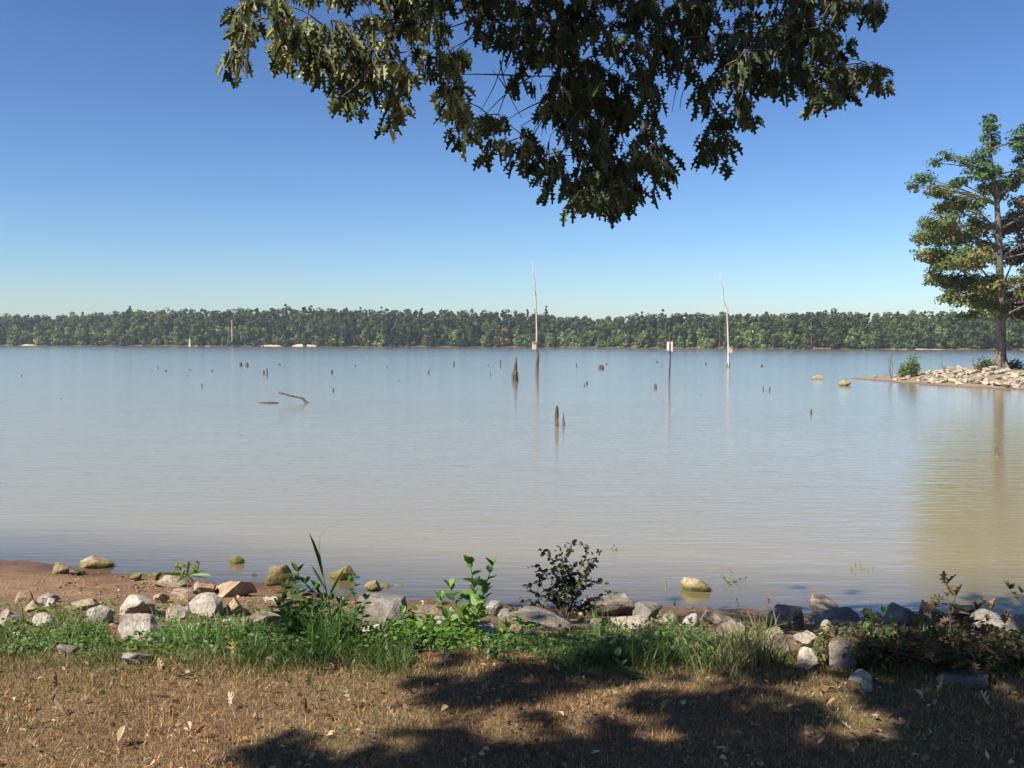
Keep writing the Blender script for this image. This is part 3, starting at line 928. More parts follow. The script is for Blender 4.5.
leafy_plant('vine', 'trailing vine with two heart-shaped leaves lying on the shaded lawn edge', (632, 676),
            [(622, 666, 0), (631, 672, -.1), (617, 655, .05)], .065, [(.12, .22, .05), (.16, .28, .07)], tpl=BROH, width=1.0, per=2, up=.3, tipn=1, rad=.002)
leafy_plant('leafy_weed', 'bushy green weed in front of the dark rocks right of the dark shrub', (668, 650),
            [(660, 610, 0), (675, 606, .05), (690, 622, 0), (650, 622, .05), (668, 620, -.1)], .05, [(.08, .16, .03), (.12, .20, .04)], width=1.1, per=9, up=.3, rad=.003)
leafy_plant('leafy_weed', 'green leafy sprig among the pale rocks left of the brown-leaved sapling', (880, 655),
            [(872, 616, 0), (884, 612, .05), (893, 622, 0), (866, 628, 0)], .06, [(.10, .20, .03), (.14, .26, .05)], tpl=BROH, width=.8, per=5, up=.3, rad=.003)
leafy_plant('red_leaved_sprig', 'thin sprig with small red leaves at its tip above the tall dry grass', (770, 640),
            [(771, 594, 0), (768, 602, .03)], .045, [(.30, .07, .04), (.22, .09, .04)], per=4, start=.75, up=.6, rad=.0025, lmat=M_DRY)
leafy_plant('dark_sprig', 'thin dry dark stalk standing left of the red-leaved sprig', (742, 640), [(737, 601, 0)], .03,
            [(.08, .05, .03)], per=5, start=.7, up=.9, rad=.002, lmat=M_DRY, smat=M_TWIG)
leafy_plant('oak_sapling', 'brown-leaved oak sapling with curled dead leaves over the dark rocks at right', (948, 668),
            [(945, 586, 0), (955, 598, .1), (930, 612, .1), (975, 612, 0), (990, 612, .1), (915, 630, -.1), (962, 628, -.2), (938, 640, -.25), (925, 650, -.3),
             (985, 640, -.2), (1005, 625, .1), (905, 645, -.1), (960, 652, -.3), (895, 652, -.1), (1000, 655, -.2), (975, 660, -.3)], .125,
            [(.13, .075, .035), (.09, .055, .03), (.20, .12, .06), (.07, .075, .03), (.05, .05, .025)], tpl=OAKH, width=1.1, per=8, up=-.1, start=.35, rad=.005,
            smat=M_TWIG, lmat=M_DRY, cat='sapling', fold=.5)
leafy_plant('oak_twig', 'oak twig with dark green leaves reaching in at the right edge', (1075, 640), [(1010, 590, 0), (1022, 594, .05)], .11,
            [(.05, .07, .02)], tpl=OAKH, per=3, start=.9, up=-.1, smat=M_TWIG, lmat=M_OAK, rad=.003, tipn=4, cat='twig')


def dead_shrub():
    B = ground_hit(566, 624)
    root = thing('shrub', 'dark airy shrub with small leaves on thin black stems against the water at centre', 'shrub', B)
    T = Tubes(); LB = []; LD = []
    tips = [(540, 575), (528, 585), (512, 608), (545, 553), (560, 547), (572, 543), (583, 545), (600, 552), (592, 562), (603, 580), (608, 592), (585, 575), (555, 570),
            (534, 566), (575, 562), (548, 590), (590, 600), (525, 600), (598, 607), (570, 588), (566, 565)]
    for (tx, ty) in tips:
        tip = at_depth(tx, ty, B[1] + random.uniform(-.2, .2))
        mid = at_depth(566 + (tx - 566) * .22 + random.uniform(-3, 3), 624 + (ty - 624) * .55, B[1] + random.uniform(-.06, .06))
        pts = np.concatenate([curve_pts(B, mid, .05, 5), curve_pts(mid, tip, .12, 7)[1:]])
        T.add(pts, np.linspace(.0045, .001, len(pts)), 5)
        for k in range(4, len(pts)):
            for _ in range(6):
                p = pts[k] + np.random.default_rng(int(tx * 7 + k)).normal(size=3) * .003
                q = p + np.array([random.gauss(0, .025), random.gauss(0, .025), random.gauss(0, .018)])
                if _ < 2: T.add([p, q], [.001, .0007], 3, cap=False)
                LB.append(q if _ < 2 else p); LD.append([random.gauss(0, 1), random.gauss(0, 1), random.gauss(-.1, .6)])
    n = len(LB)
    link('stem', T.mesh('stem', M_TWIG, off=B), root)
    link('leaves', shaped_leaves(np.array(LB), np.array(LD), RNG.uniform(.026, .055, n), tints(n, [(.03, .045, .018), (.05, .06, .025), (.025, .03, .015), (.10, .10, .04)], .2), ELLH, M_WEED, 'leaves', off=B, width=1.25), root)


dead_shrub()


def tuft(name, label, base_px, n, l0, l1, cols, spread, lean=(.1, .7), w_=.006, cat='grass tuft', extra=()):
    B = ground_hit(*base_px)
    P = np.tile(B, (n, 1)) + RNG.normal(size=(n, 3)) * (spread, spread, 0)
    P[:, 2] = terrain(P[:, 0], P[:, 1])
    me = blades(P, RNG.uniform(l0, l1, n), RNG.uniform(w_ * .6, w_ * 1.3, n), RNG.uniform(*lean, n), tints(n, cols, .2), M_WEED, name, seg=5, off=B, bend=.8)
    o = link(name, me); o.location = B
    return tag(o, label, cat)


tuft('grass_tuft', 'tall dark green grass clump beside the dark leafy weed at left', (322, 655), 110, .18, .40, [(.06, .12, .025), (.09, .17, .035)], .07)
tuft('grass_tuft', 'long-bladed grass clump to the right of the umbrella sedge', (243, 650), 60, .14, .32, [(.09, .17, .04), (.13, .22, .06)], .08)
tuft('grass_tuft', 'loose grass clump at the foot of the umbrella sedge', (192, 648), 70, .10, .28, [(.12, .20, .05), (.16, .24, .07)], .09)
tuft('grass_tuft', 'thin grass clump among rocks at the far left', (70, 640), 40, .10, .26, [(.12, .20, .05), (.16, .24, .07)], .10, w_=.004)
tuft('grass_tuft', 'tall dry yellowish grass tuft left of the bright angular rock', (752, 664), 130, .14, .33, [(.24, .23, .10), (.16, .19, .06), (.30, .27, .14)], .07)
tuft('grass_tuft', 'leaning dry grass tuft in front of the mottled pale rock', (722, 668), 80, .12, .30, [(.20, .20, .08), (.12, .15, .05), (.28, .25, .13)], .09, lean=(.4, 1.2))
tuft('grass_tuft', 'light green grass blades arching over the pale rock right of the dark shrub', (606, 645), 45, .12, .30, [(.12, .22, .05), (.18, .26, .08)], .05)
tuft('grass_tuft', 'dark grass clump in shade between the dark shrub and the mottled rock', (655, 670), 90, .10, .24, [(.06, .10, .03), (.08, .12, .03)], .08)


def tall_blade():
    B = ground_hit(335, 650)
    root = thing('tall_grass_stalk', 'single tall grass stalk with a bent thread-like tip rising left of centre', 'grass stalk', B)
    T = Tubes()
    pts = [B] + [at_depth(px_, py_, B[1]) for px_, py_ in [(330, 610), (323, 575), (318, 541)]]
    T.add(pts, [.004, .004, .003, .001], 5)
    link('stem', T.mesh('stem', M_STEM, off=B), root)
    T = Tubes(); T.add([at_depth(px_, py_, B[1] + .1) for px_, py_ in [(319, 560), (320, 536), (328, 527), (343, 524)]], [.0012, .001, .0008, .0006], 3)
    link('seed_thread', T.mesh('seed_thread', M_TWIG, off=B), root)
    lb = []; ld = []; ll = []
    for (px_, py_, dx, l) in [(330, 612, -.35, .22), (328, 600, .45, .20), (323, 578, -.12, .26), (331, 620, .6, .25), (326, 590, -.5, .16)]:
        lb.append(at_depth(px_, py_, B[1])); ld.append([dx, random.uniform(-.2, .2), 1]); ll.append(l)
    link('leaves', shaped_leaves(np.array(lb), np.array(ld), np.array(ll), tints(len(lb), [(.07, .13, .03)]), LANH, M_WEED, 'leaves', off=B, droop=.2, width=.6), root)


tall_blade()


def sedge():
    B = ground_hit(186, 640)
    root = thing('umbrella_sedge', 'umbrella sedge with a radiating yellow-green head standing over the tan rocks at left', 'sedge', B)
    top = at_depth(188, 576, B[1])
    T = Tubes(); T.add([B, (B + top) / 2 + np.array([.006, 0, 0]), top], [.0035, .003, .0025], 5)
    link('stem', T.mesh('stem', M_STEM, off=B), root)
    lb = []; ld = []; ll = []
    for k in range(12):
        a_ = k * .53 + random.uniform(-.1, .1)
        lb.append(top); ld.append([math.cos(a_), math.sin(a_), random.uniform(.05, .5)]); ll.append(random.uniform(.09, .17))
    link('bracts', shaped_leaves(np.array(lb), np.array(ld), np.array(ll), tints(12, [(.14, .20, .05)]), LANH, M_WEED, 'bracts', off=B, droop=.35, width=.7), root)
    T = Tubes(); lb = []; ld = []
    for k in range(13):
        a_ = random.uniform(0, 6.3); e = random.uniform(.3, 1.4); l = random.uniform(.05, .11)
        p = top + np.array([math.cos(a_), math.sin(a_), e]) * l / math.hypot(1, e)
        T.add([top, p], [.0015, .001], 3, cap=False)
        for _ in range(14):
            lb.append(p); ld.append(RNG.normal(size=3))
    me = shaped_leaves(np.array(lb), np.array(ld), RNG.uniform(.014, .026, len(lb)), tints(len(lb), [(.30, .28, .08), (.24, .26, .07), (.36, .30, .12)]), ELLH, M_WEED, 'flower_head', off=B)
    link('flower_head', me, root)
    link('rays', T.mesh('rays', M_STEM, off=B), root)


sedge()

# water plants
leafy_plant('water_weed', 'small green leafy water weed floating just right of the lone cream block', (731, 583), [(722, 577, 0), (731, 572, .05), (740, 580, 0), (745, 579, .05), (727, 582, -.1)], .05,
            [(.10, .20, .04), (.14, .24, .06)], per=4, up=.3, rad=.002, water=True)
leafy_plant('water_sprout', 'tiny dark sprout poking from the water right of the dark shrub', (614, 551), [(614, 546, 0), (612, 549, .02), (617, 549, .03)], .03, [(.05, .08, .02)], per=2, rad=.002, up=.8, water=True)
for k, (x0, y0, x1, y1) in enumerate([(850, 571, 851, 565), (856, 570, 855, 561), (861, 570, 860, 562), (873, 571, 872, 567), (868, 571, 868, 568), (666, 590, 666, 580), (869, 602, 869, 598)]):
    B = on_plane(x0, y0, 0); T = Tubes(); tp = at_depth(x1, y1, B[1]); T.add([B - [0, 0, .03], (B + tp) / 2, tp], [.006, .0055, .0015], 5)
    if k in (0, 2): T.add([B, B + np.array([.05, 0, .02])], [.003, .001], 4)
    o = link('reed_stub', T.mesh('reed_stub', M_STEM, off=B)); o.location = B
    lab = {5: 'single thin reed stub in the water left of the lone cream block', 6: 'lone short reed stub in the water just behind the cream rock at right'}.get(k, 'short dark reed stub in the loose cluster off the right shore')
    tag(o, lab, 'reed', 'reed stubs in the shallows' if k < 5 else None)

# fallen leaves on the lawn
def fallen(px_, py_, s, col, label, group=None, stand=False):
    B = ground_hit(px_, py_)
    d = np.array([[random.gauss(0, 1), random.gauss(0, .5), 1.6 if stand else .15]])
    me = shaped_leaves(np.array([[0, 0, .004]]), d, np.array([s]), tints(1, [col], .05), OAKH if stand or random.random() < .5 else ELLH, M_DRY, 'fallen_leaf', width=random.uniform(.8, 1.5), fold=random.uniform(.6, 1.6), droop=random.uniform(-.8, -.2), side=np.array([[0, 0, 1.0]]))
    o = link('fallen_leaf', me); o.location = B + np.array([0, 0, .018])
    tag(o, label, 'fallen leaf', group)


fallen(351, 709, .075, (.62, .50, .38), 'pale curled leaf standing upright on the lawn at left of centre', stand=True)
fallen(56, 694, .07, (.30, .12, .06), 'reddish brown fallen leaf on the lawn at the far left', stand=True)
fallen(148, 697, .08, (.55, .42, .30), 'largest pale curled leaf on the sunny lawn below the large grey boulder')
fallen(234, 661, .08, (.48, .34, .18), 'tan leaf leaning in the green grass edge right of the grey boulder', stand=True)
fallen(197, 740, .05, (.20, .06, .04), 'small dark red leaf on the sunny lawn at lower left')
fallen(306, 719, .06, (.18, .10, .06), 'dark brown curled leaf on the lawn at left of centre', stand=True)
fallen(309, 693, .06, (.16, .26, .07), 'single fresh green leaf on the dry lawn below the dark leafy weed', stand=True)
spots = [(172, 678), (160, 676), (156, 717), (257, 693), (264, 694), (409, 651), (190, 735), (62, 718), (20, 712), (866, 700), (922, 702), (884, 722), (936, 698), (826, 712), (806, 735), (700, 690), (560, 676), (585, 668), (40, 755), (118, 748), (342, 735), (480, 700), (455, 690), (540, 718), (590, 730), (660, 716), (760, 712), (740, 742), (395, 722), (415, 700), (898, 745), (855, 738), (770, 690), (990, 712), (230, 712), (95, 690), (275, 668), (440, 668), (648, 745), (505, 748)]
for (a_, b_) in spots:
    fallen(a_, b_, random.uniform(.03, .07), random.choice([(.42, .30, .19), (.36, .24, .14), (.26, .15, .08), (.50, .38, .27)]), 'curled brown fallen leaf lying on the dry grass', 'fallen leaves on the lawn')
# a few broken twigs
for k, (x0, y0, x1, y1, lab) in enumerate([(178, 680, 204, 674, 'dark curved twig lying at the grass edge below the large grey boulder'), (330, 668, 372, 660, 'thin dark twig on the lawn edge below the dark leafy weed'), (866, 706, 905, 700, 'pale twig lying on the shaded lawn at right')]):
    A_ = ground_hit(x0, y0) + [0, 0, .02]; B_ = ground_hit(x1, y1) + [0, 0, .03]
    T = Tubes(); T.add(curve_pts(A_, B_, .08, 7), np.linspace(.006, .002, 7), 5)
    o = link('fallen_twig', T.mesh('fallen_twig', M_TWIG, off=A_)); o.location = A_
    tag(o, lab, 'twig')

# ------------------------------------------------------------------ stumps, snags, driftwood
def stump(px_, py_, w_, h_, label, shape='post', m=None, group='old stumps standing in the lake', lean=0):
    B = on_plane(px_, py_, 0); s = B[1] / F
    h = h_ * s; r = w_ * s / 2
    T = Tubes(); k = 9
    zz = np.linspace(-.3, h, 7)
    lx = lean * np.clip(zz, 0, 9)
    pts = np.stack([B[0] + lx, np.full(7, B[1]), zz], 1)
    if shape == 'post': rad = r * np.array([1.15, 1.1, 1.0, .92, .9, .8, .55])
    elif shape == 'spike': rad = r * np.array([1.2, 1.15, 1.1, .95, .6, .35, .08])
    else: rad = r * np.array([1.2, 1.2, 1.15, 1.05, .95, .8, .5])
    T.add(pts, rad, k, wob=.18)
    if w_ > 3.5:      # splintered top
        for q in range(4):
            a_ = q * 1.7
            c = np.array([B[0] + lean * h + math.cos(a_) * r * .45, B[1] + math.sin(a_) * r * .45, h * .8])
            T.add([c, c + [random.uniform(-.2, .2) * r, 0, h * random.uniform(.12, .28)]], [r * .35, r * .05], 5)
    o = link('stump', T.mesh('stump', m or M_DEADK, off=B, smooth=False)); o.location = B
    return tag(o, label, 'stump', group)


STUMPS = [
 (21.6, 376, 1.6, 1.2, 'low', 'lone tiny dark stump tip far out at the far left'),
 (158, 368.3, 1.8, 1.2, 'low', 'leftmost of the three specks of stump left of the dark stump pair'),
 (166, 371.6, 2.4, 1.4, 'low', 'small two-knobbed stump speck right of the leftmost speck'),
 (190, 370, 1.2, 1.2, 'post', 'faint stump speck between the two-knobbed one and the twin stumps'),
 (188, 376, 1.0, 1.5, 'post', 'faintest short stick nearer than the other specks at left'),
 (212, 371.3, 1.3, 2.0, 'post', 'short dark stick left of the far pair of rounded stumps'),
 (202, 386.8, 1.5, 3.0, 'post', 'short dark post alone in the water left of the driftwood branch'),
 (241, 366, 2.8, 3.6, 'low', 'left one of the far pair of rounded dark stumps'),
 (247, 366.4, 3.2, 4.0, 'low', 'right one of the far pair of rounded dark stumps'),
 (61, 399, 1.4, 1.0, 'low', 'single speck of wood on open water at left'),
 (263.7, 374, 2.2, 4.2, 'post', 'shorter post of the close pair above the driftwood branch'),
 (267, 375, 1.8, 7.0, 'post', 'taller pale post of the close pair above the driftwood branch'),
 (279.5, 365, 3.2, 1.2, 'low', 'flat dark stump right of the rounded pair'),
 (332, 373.4, 2.4, 3.4, 'low', 'small knobby stump between driftwood branch and far shore'),
 (333.3, 391.5, 1.7, 3.0, 'post', 'short dark post right of the driftwood branch'),
 (355.6, 366.5, 1.2, 1.6, 'post', 'speck of a post far out left of centre, under the forest'),
 (387.6, 367.5, 1.4, 1.4, 'post', 'speck of a post far out right of the one under the forest'),
 (399.5, 381, 1.2, .9, 'low', 'barely visible wood speck in open water left of centre'),
 (428, 373.2, 1.7, 4.0, 'post', 'leaning short stick far out left of centre'),
 (454, 366, 2.0, 5.0, 'post', 'small upright brown post far out left of the pointed stump'),
 (488.5, 366, 1.3, 1.2, 'low', 'speck of wood left of the thin post near the pointed stump'),
 (490.5, 375, .9, 2.5, 'post', 'faint short stick left of the pointed stump'),
 (500.5, 366.4, 1.5, 7.0, 'post', 'thin grey post left of the pointed stump'),
 (576.5, 366.6, 1.3, 3.2, 'post', 'thin short stick right of the tall bleached snag'),
 (601, 369.2, 6.0, 4.4, 'low', 'squat brown root stump right of the tall bleached snag'),
 (606.7, 364.6, 2.0, 1.3, 'low', 'flat wood speck right of the squat root stump'),
 (584.4, 386.6, 1.2, 2.8, 'post', 'left smaller piece of the split dark stump right of centre'),
 (587, 384.4, 2.4, 3.0, 'post', 'right bigger piece of the split dark stump right of centre'),
 (556.7, 426.5, 4.6, 20.5, 'post', 'taller knobby post of the near pair in the middle of the lake'),
 (563.6, 425, 3.2, 13.0, 'spike', 'shorter pointed post of the near pair in the middle of the lake'),
 (655.4, 388.3, 3.6, 4.4, 'post', 'stubby square dark stump left of the slim post with two boards'),
 (657, 362.5, 2.7, 1.3, 'low', 'flat dark speck far behind the stubby square stump'),
 (662.5, 366.4, 1.4, 1.0, 'low', 'tiny speck left of the slim post with two boards'),
 (706, 364.8, 2.2, 1.5, 'low', 'dark speck left of the forked snag'),
 (762, 366.5, 2.6, 2.0, 'low', 'dark hump right of the forked snag'),
 (763.2, 390.3, 1.6, 4.0, 'post', 'left stick of the small pair right of the forked snag'),
 (769.5, 391, 1.8, 4.0, 'post', 'right stick of the small pair right of the forked snag'),
 (700.5, 395, 1.0, .8, 'low', 'faint speck of wood nearer than the forked snag'),
 (811, 413.8, 2.6, 4.6, 'post', 'small two-toned stump in open water left of the spit'),
 (996.8, 454.6, 3.6, 7.5, 'post', 'pale-topped stump in the reflection of the big tree'),
]
for (a_, b_, c_, d_, sh, lab) in STUMPS:
    stump(a_, b_, c_, d_, lab, sh, M_DEAD if d_ > 3.9 else M_DEADK, lean=.5 if 'leaning' in lab else 0)


def pointed_stump():
    B = on_plane(515, 381, 0); s = B[1] / F
    root = thing('pointed_stump', 'broad broken stump tapering to a pointed spike left of the tall bleached snag', 'stump', B, 'old stumps standing in the lake')
    T = Tubes()
    pts = np.array([[0, 0, -.3], [0, 0, .1], [0, 0, 9 * s], [.3 * s, 0, 11 * s], [.6 * s, 0, 17 * s], [.9 * s, 0, 21 * s], [1.0 * s, 0, 25.5 * s]])
    T.add(pts, np.array([3.4, 3.2, 2.6, 2.2, 1.5, .9, .15]) * s, 9, wob=.15)
    link('spike', T.mesh('spike', M_DEAD, smooth=False), root)
    T = Tubes(); T.add(np.array([[-1 * s, -.5 * s, -.3], [-1 * s, -.5 * s, 6 * s], [-1.3 * s, -.5 * s, 8.5 * s]]), np.array([2.6, 2.3, 1.9]) * s, 9, wob=.15)
    link('stump_base', T.mesh('stump_base', M_DEAD, smooth=False), root)


pointed_stump()


def box_mesh(name, cx, cy, cz, sx, sy, sz, m, bev=.01):
    bm = bmesh.new(); bmesh.ops.create_cube(bm, size=1)
    for v in bm.verts: v.co = Vector((cx + v.co.x * sx, cy + v.co.y * sy, cz + v.co.z * sz))
    bmesh.ops.bevel(bm, geom=bm.edges[:], offset=bev, segments=1, affect='EDGES')
    me = bpy.data.meshes.new(name); bm.to_mesh(me); bm.free(); me.materials.append(m); return me


def snag(label, base, path, widths, mats, side=None):
    B = on_plane(*base, 0); s = B[1] / F
    root = thing('dead_snag', label, 'dead tree', B, 'dead snags standing in the lake')
    parts = []
    for nm, pth, wd, mm in zip(path[0::2], path[1::2], widths, mats):
        T = Tubes(); pts = [at_depth(a, b, B[1]) for a, b in pth]
        if nm == 'trunk': pts[0] = B - np.array([0, 0, .4])
        T.add(pts, np.array(wd) * s / 2, 8, wob=.08)
        link(nm, T.mesh(nm, mm, off=B), root)
    return root, B, s


# tall bleached snag with one tan box
r_, B_, s_ = snag('tallest bleached dead snag with dark rotten base and a tan nest box on its left', (537, 375.5),
                  ['trunk', [(537, 375.5), (537.2, 365), (538, 357), (537.6, 350.5)],
                   'upper_trunk', [(537.2, 352), (536.6, 345), (536.8, 335), (536.5, 318), (535.8, 300), (534.4, 290), (535, 284), (533.2, 275), (532.6, 261)],
                   'branch', [(536.6, 318), (537.4, 312)], 'branch', [(534.6, 290), (536.6, 296)]],
                  [[3.4, 3.2, 3.0, 2.6], [1.9, 1.8, 1.7, 1.5, 1.35, 1.2, 1.1, .9, .4], [.7, .3], [.9, .4]], [M_DEAD, M_DEADP, M_DEADP, M_DEADP])
q = at_depth(534.2, 346, B_[1]) - B_
nb = link('nest_box', box_mesh('nest_box', q[0], q[1] - .05, q[2], 4.4 * s_, .22, 7.2 * s_, M_BOARD), r_)
link('box_roof', box_mesh('box_roof', q[0], q[1] - .09, q[2] + 3.9 * s_, 5.0 * s_, .32, .5 * s_, M_BOARD), nb)
bpy.data.objects.get('box_roof')
# forked snag with a box on the right
r_, B_, s_ = snag('tall forked dead snag with a tan nest box low on its right side', (728.5, 367),
                  ['trunk', [(728.5, 367), (728.5, 350), (728, 335), (727.4, 318), (727.2, 309.5), (725, 305), (723.2, 300), (723.2, 290), (721.4, 282), (719.4, 272)],
                   'branch', [(723.2, 291), (724.2, 286), (724.4, 280)], 'branch', [(723.3, 301), (721.6, 297)], 'branch', [(727.2, 310), (728.2, 307.5)]],
                  [[3.0, 2.0, 1.9, 1.7, 1.8, 1.6, 1.3, 1.2, .8, .35], [.8, .5, .25], [.5, .2], [.6, .3]], [M_DEADP, M_DEADP, M_DEADP, M_DEADP])
q = at_depth(730.6, 350, B_[1]) - B_
nb = link('nest_box', box_mesh('nest_box', q[0], q[1] - .05, q[2], 3.0 * s_, .3, 5.4 * s_, M_BOARD), r_)
link('box_roof', box_mesh('box_roof', q[0], q[1] - .09, q[2] + 3.0 * s_, 3.5 * s_, .4, .5 * s_, M_BOARD), nb)
T = Tubes(); T.add([[0.0, 0, -.3], [0, 0, 4 * s_], [0, 0, 7 * s_]], np.array([3.4, 3.0, 2.0]) * s_ / 2, 8, wob=.2)
link('rotten_base', T.mesh('rotten_base', M_DEAD), r_)
# slim post with two boards
r_, B_, s_ = snag('slim dark dead post holding a pale box between the two tall snags', (669, 384.4),
                  ['trunk', [(669, 384.4), (669.6, 370), (670.2, 358), (669.9, 348), (669.8, 341), (669.9, 332)]],
                  [[2.2, 1.9, 1.7, 1.9, 1.7, .7]], [M_DEAD])
for sx_ in (-1, 1):
    q = at_depth(669.8 + sx_ * 1.75, 346.2 + (.4 if sx_ > 0 else 0), B_[1]) - B_
    link('side_board', box_mesh('side_board', q[0], q[1] - .06, q[2], 1.9 * s_, .25, (9.8 if sx_ > 0 else 8.8) * s_, M_BOARDW, bev=.008), r_)


def driftwood():
    B = on_plane(306, 403.2, 0); s = B[1] / F
    root = thing('driftwood_branch', 'crooked driftwood branch arching out of the water at left', 'driftwood', B)
    T = Tubes(); pts = [at_depth(a, b, B[1]) for a, b in [(308.5, 404.6), (306, 402), (302.5, 398.3), (297, 397.2), (290, 395.6), (284, 394), (279, 392.6)]]
    T.add(pts, np.array([3.4, 3.0, 2.3, 2.1, 1.9, 1.9, 2.2]) * s / 2, 8, wob=.15)
    link('limb', T.mesh('limb', M_DEAD, off=B), root)
    T = Tubes(); pts = [at_depth(a, b, B[1]) for a, b in [(281, 393), (280, 391.2)]]; T.add(pts, [.9 * s, .4 * s], 5)
    link('branch_stub', T.mesh('branch_stub', M_DEAD, off=B), root)
    B = on_plane(269, 402.8, 0)
    T = Tubes(); T.add([on_plane(259, 402.8, .0), on_plane(268, 402.9, .02), on_plane(278.5, 402.8, .01)], [.02, .045, .02], 7, wob=.2)
    o = link('floating_log', T.mesh('floating_log', M_DEAD, off=B)); o.location = B
    tag(o, 'flat thin log floating left of the crooked driftwood branch', 'log')


driftwood()

# ------------------------------------------------------------------ crowns
def crown_points(lobes, per_lobe, sub, leaf_n, subr):
    """lobes: (cx,cy,cz,rx,ry,rz). Leaves gather in small clumps inside each lobe."""
    P = []; Nn = []; C = []
    for li, (cx, cy, cz, rx, ry, rz) in enumerate(lobes):
        k = max(3, int(per_lobe * (rx * ry * rz) ** (2 / 3) * sub))
        d = norm(RNG.normal(size=(k, 3))); r = RNG.random((k, 1)) ** .45
        c = np.array([cx, cy, cz]) + d * r * np.array([rx, ry, rz])
        for j in range(k):
            m_ = leaf_n
            dd = norm(RNG.normal(size=(m_, 3)) + d[j] * .5); rr = RNG.random((m_, 1)) ** .5
            p = c[j] + dd * rr * subr * np.array([1.25, 1.25, .75])
            P.append(p); Nn.append(dd * .6 + d[j] * .6 + np.array([0, 0, .5]) + RNG.normal(size=(m_, 3)) * .35)
            C.append(np.full(m_, li * 1000 + j))
    return np.concatenate(P), np.concatenate(Nn), np.concatenate(C)


def big_tree():
    Bx, By = at_depth(1000, 367, 61)[:2]
    Bz = float(terrain(Bx, By)) - .05
    B = np.array([Bx, By, Bz])
    D = By
    root = thing('broad_tree', 'tall broad green tree with autumn tints standing on the stony spit at right', 'tree', B)

    def W(px_, py_, dy=0):
        p = at_depth(px_, py_, D + dy); return p
    s = D / F
    T = Tubes()
    tr = [B - [0, 0, .3], B + [0, 0, .2], W(1000.5, 350), W(1001, 320), W(1000, 290), W(999.5, 260), W(998.5, 230), W(997, 205), W(993, 175), W(990, 150), W(989.5, 118)]
    T.add(tr, np.array([15, 12.5, 9.8, 8.8, 8, 7, 6, 4.8, 3.6, 2.4, .8]) * s / 2, 12, wob=.06)
    for k in range(6):
        a_ = k * 1.05; c = B + np.array([math.cos(a_), math.sin(a_), 0]) * 6 * s
        T.add([c + np.array([math.cos(a_), math.sin(a_), 0]) * 3 * s - [0, 0, .1], B + np.array([math.cos(a_), math.sin(a_), 0]) * 4 * s + [0, 0, 1.0]], [2 * s, 1 * s], 6)
    link('trunk', T.mesh('trunk', M_BARK2, off=B), root)
    lobes_px = [(990, 120, 4, 14, 0), (989, 138, 7, 12, 0), (985, 155, 9, 10, 0), (983, 172, 15, 12, 0), (996, 188, 14, 12, 1), (1022, 140, 9, 18, 0), (1030, 165, 14, 16, 0), (1012, 182, 10, 10, 2),
                (962, 161, 9, 5, 1), (948, 154, 6, 4, 1), (935, 163, 4, 3, 1),
                (924, 178, 11, 5, 1), (917, 187, 6, 4, -1), (941, 190, 13, 8, 0), (958, 183, 9, 7, 1), (952, 207, 20, 10, 1), (973, 205, 12, 10, -1), (940, 222, 18, 10, -1), (926, 236, 14, 9, 1),
                (955, 236, 24, 13, 0), (978, 228, 14, 12, 2), (930, 254, 15, 9, 0), (948, 262, 22, 12, 0), (973, 258, 22, 14, -3), (940, 278, 15, 8, 1), (962, 282, 22, 11, 1),
                (952, 297, 14, 7, 0), (975, 302, 22, 11, 0), (990, 285, 18, 12, -3), (993, 312, 14, 6, -1), (968, 314, 10, 4, 1), (1010, 300, 16, 12, 1),
                (1012, 225, 16, 16, 2), (1015, 255, 18, 14, 3), (1030, 205, 18, 18, 1), (1045, 235, 22, 18, 0), (1050, 265, 24, 14, 0), (1030, 280, 18, 12, -2), (1045, 300, 22, 12, 1), (1018, 312, 10, 7, 2),
                (1060, 190, 14, 16, 0), (990, 245, 12, 10, 3), (1075, 250, 16, 18, 0)]
    lobes = []
    for (a, b, rx, ry, dy) in lobes_px:
        p = W(a, b, dy * 1.0 + random.uniform(-.7, .7)) - B
        dp = (rx + ry) / 2 * s * 1.1
        if rx > 12: dp *= 1.5
        lobes.append((p[0], p[1], p[2], rx * s * .88, dp * .9, ry * s * .84))
    P, Nn, C = crown_points(lobes, 40, 1.0, 34, .42)
    n = len(P)
    base = np.array([(.085, .125, .03), (.12, .16, .045), (.15, .15, .045), (.07, .11, .03), (.17, .14, .05), (.10, .14, .035)])
    ci = (C * 7919 % 101) % len(base)
    cols = base[ci] * (1 + RNG.normal(size=(n, 1)) * .18)
    pxs, pys = to_px(P + B)
    redn = (pxs > 1004) & (pys > 195) & (pys < 330) & ((C * 31 % 7) < 3)
    cols[redn] = tints(redn.sum(), [(.13, .075, .055), (.11, .07, .045)], .2)
    topn = (pys < 185)
    cols[topn] = tints(topn.sum(), [(.07, .13, .04), (.06, .11, .035)], .2)
    me = leaf_cloud(P, Nn, RNG.uniform(.07, .15, n), np.clip(cols, .01, 1), M_LEAF, 'crown')
    link('crown', me, root)
    # limbs
    T = Tubes()
    trn = np.array(tr)
    for l in lobes:
        c = np.array(l[:3]) + B
        z0 = c[2] - random.uniform(.6, 2.0)
        i = int(np.argmin(np.abs(trn[2:, 2] - max(z0, Bz + 3.2)))) + 2
        a = trn[i]
        pts = curve_pts(a, c, .08, 6)
        T.add(pts, np.linspace(min(.085, .05 + .02 * np.linalg.norm(c - a)), .02, 6), 6)
    link('limbs', T.mesh('limbs', M_BARK2, off=B), root)
    print('big tree leaves', n)


big_tree()

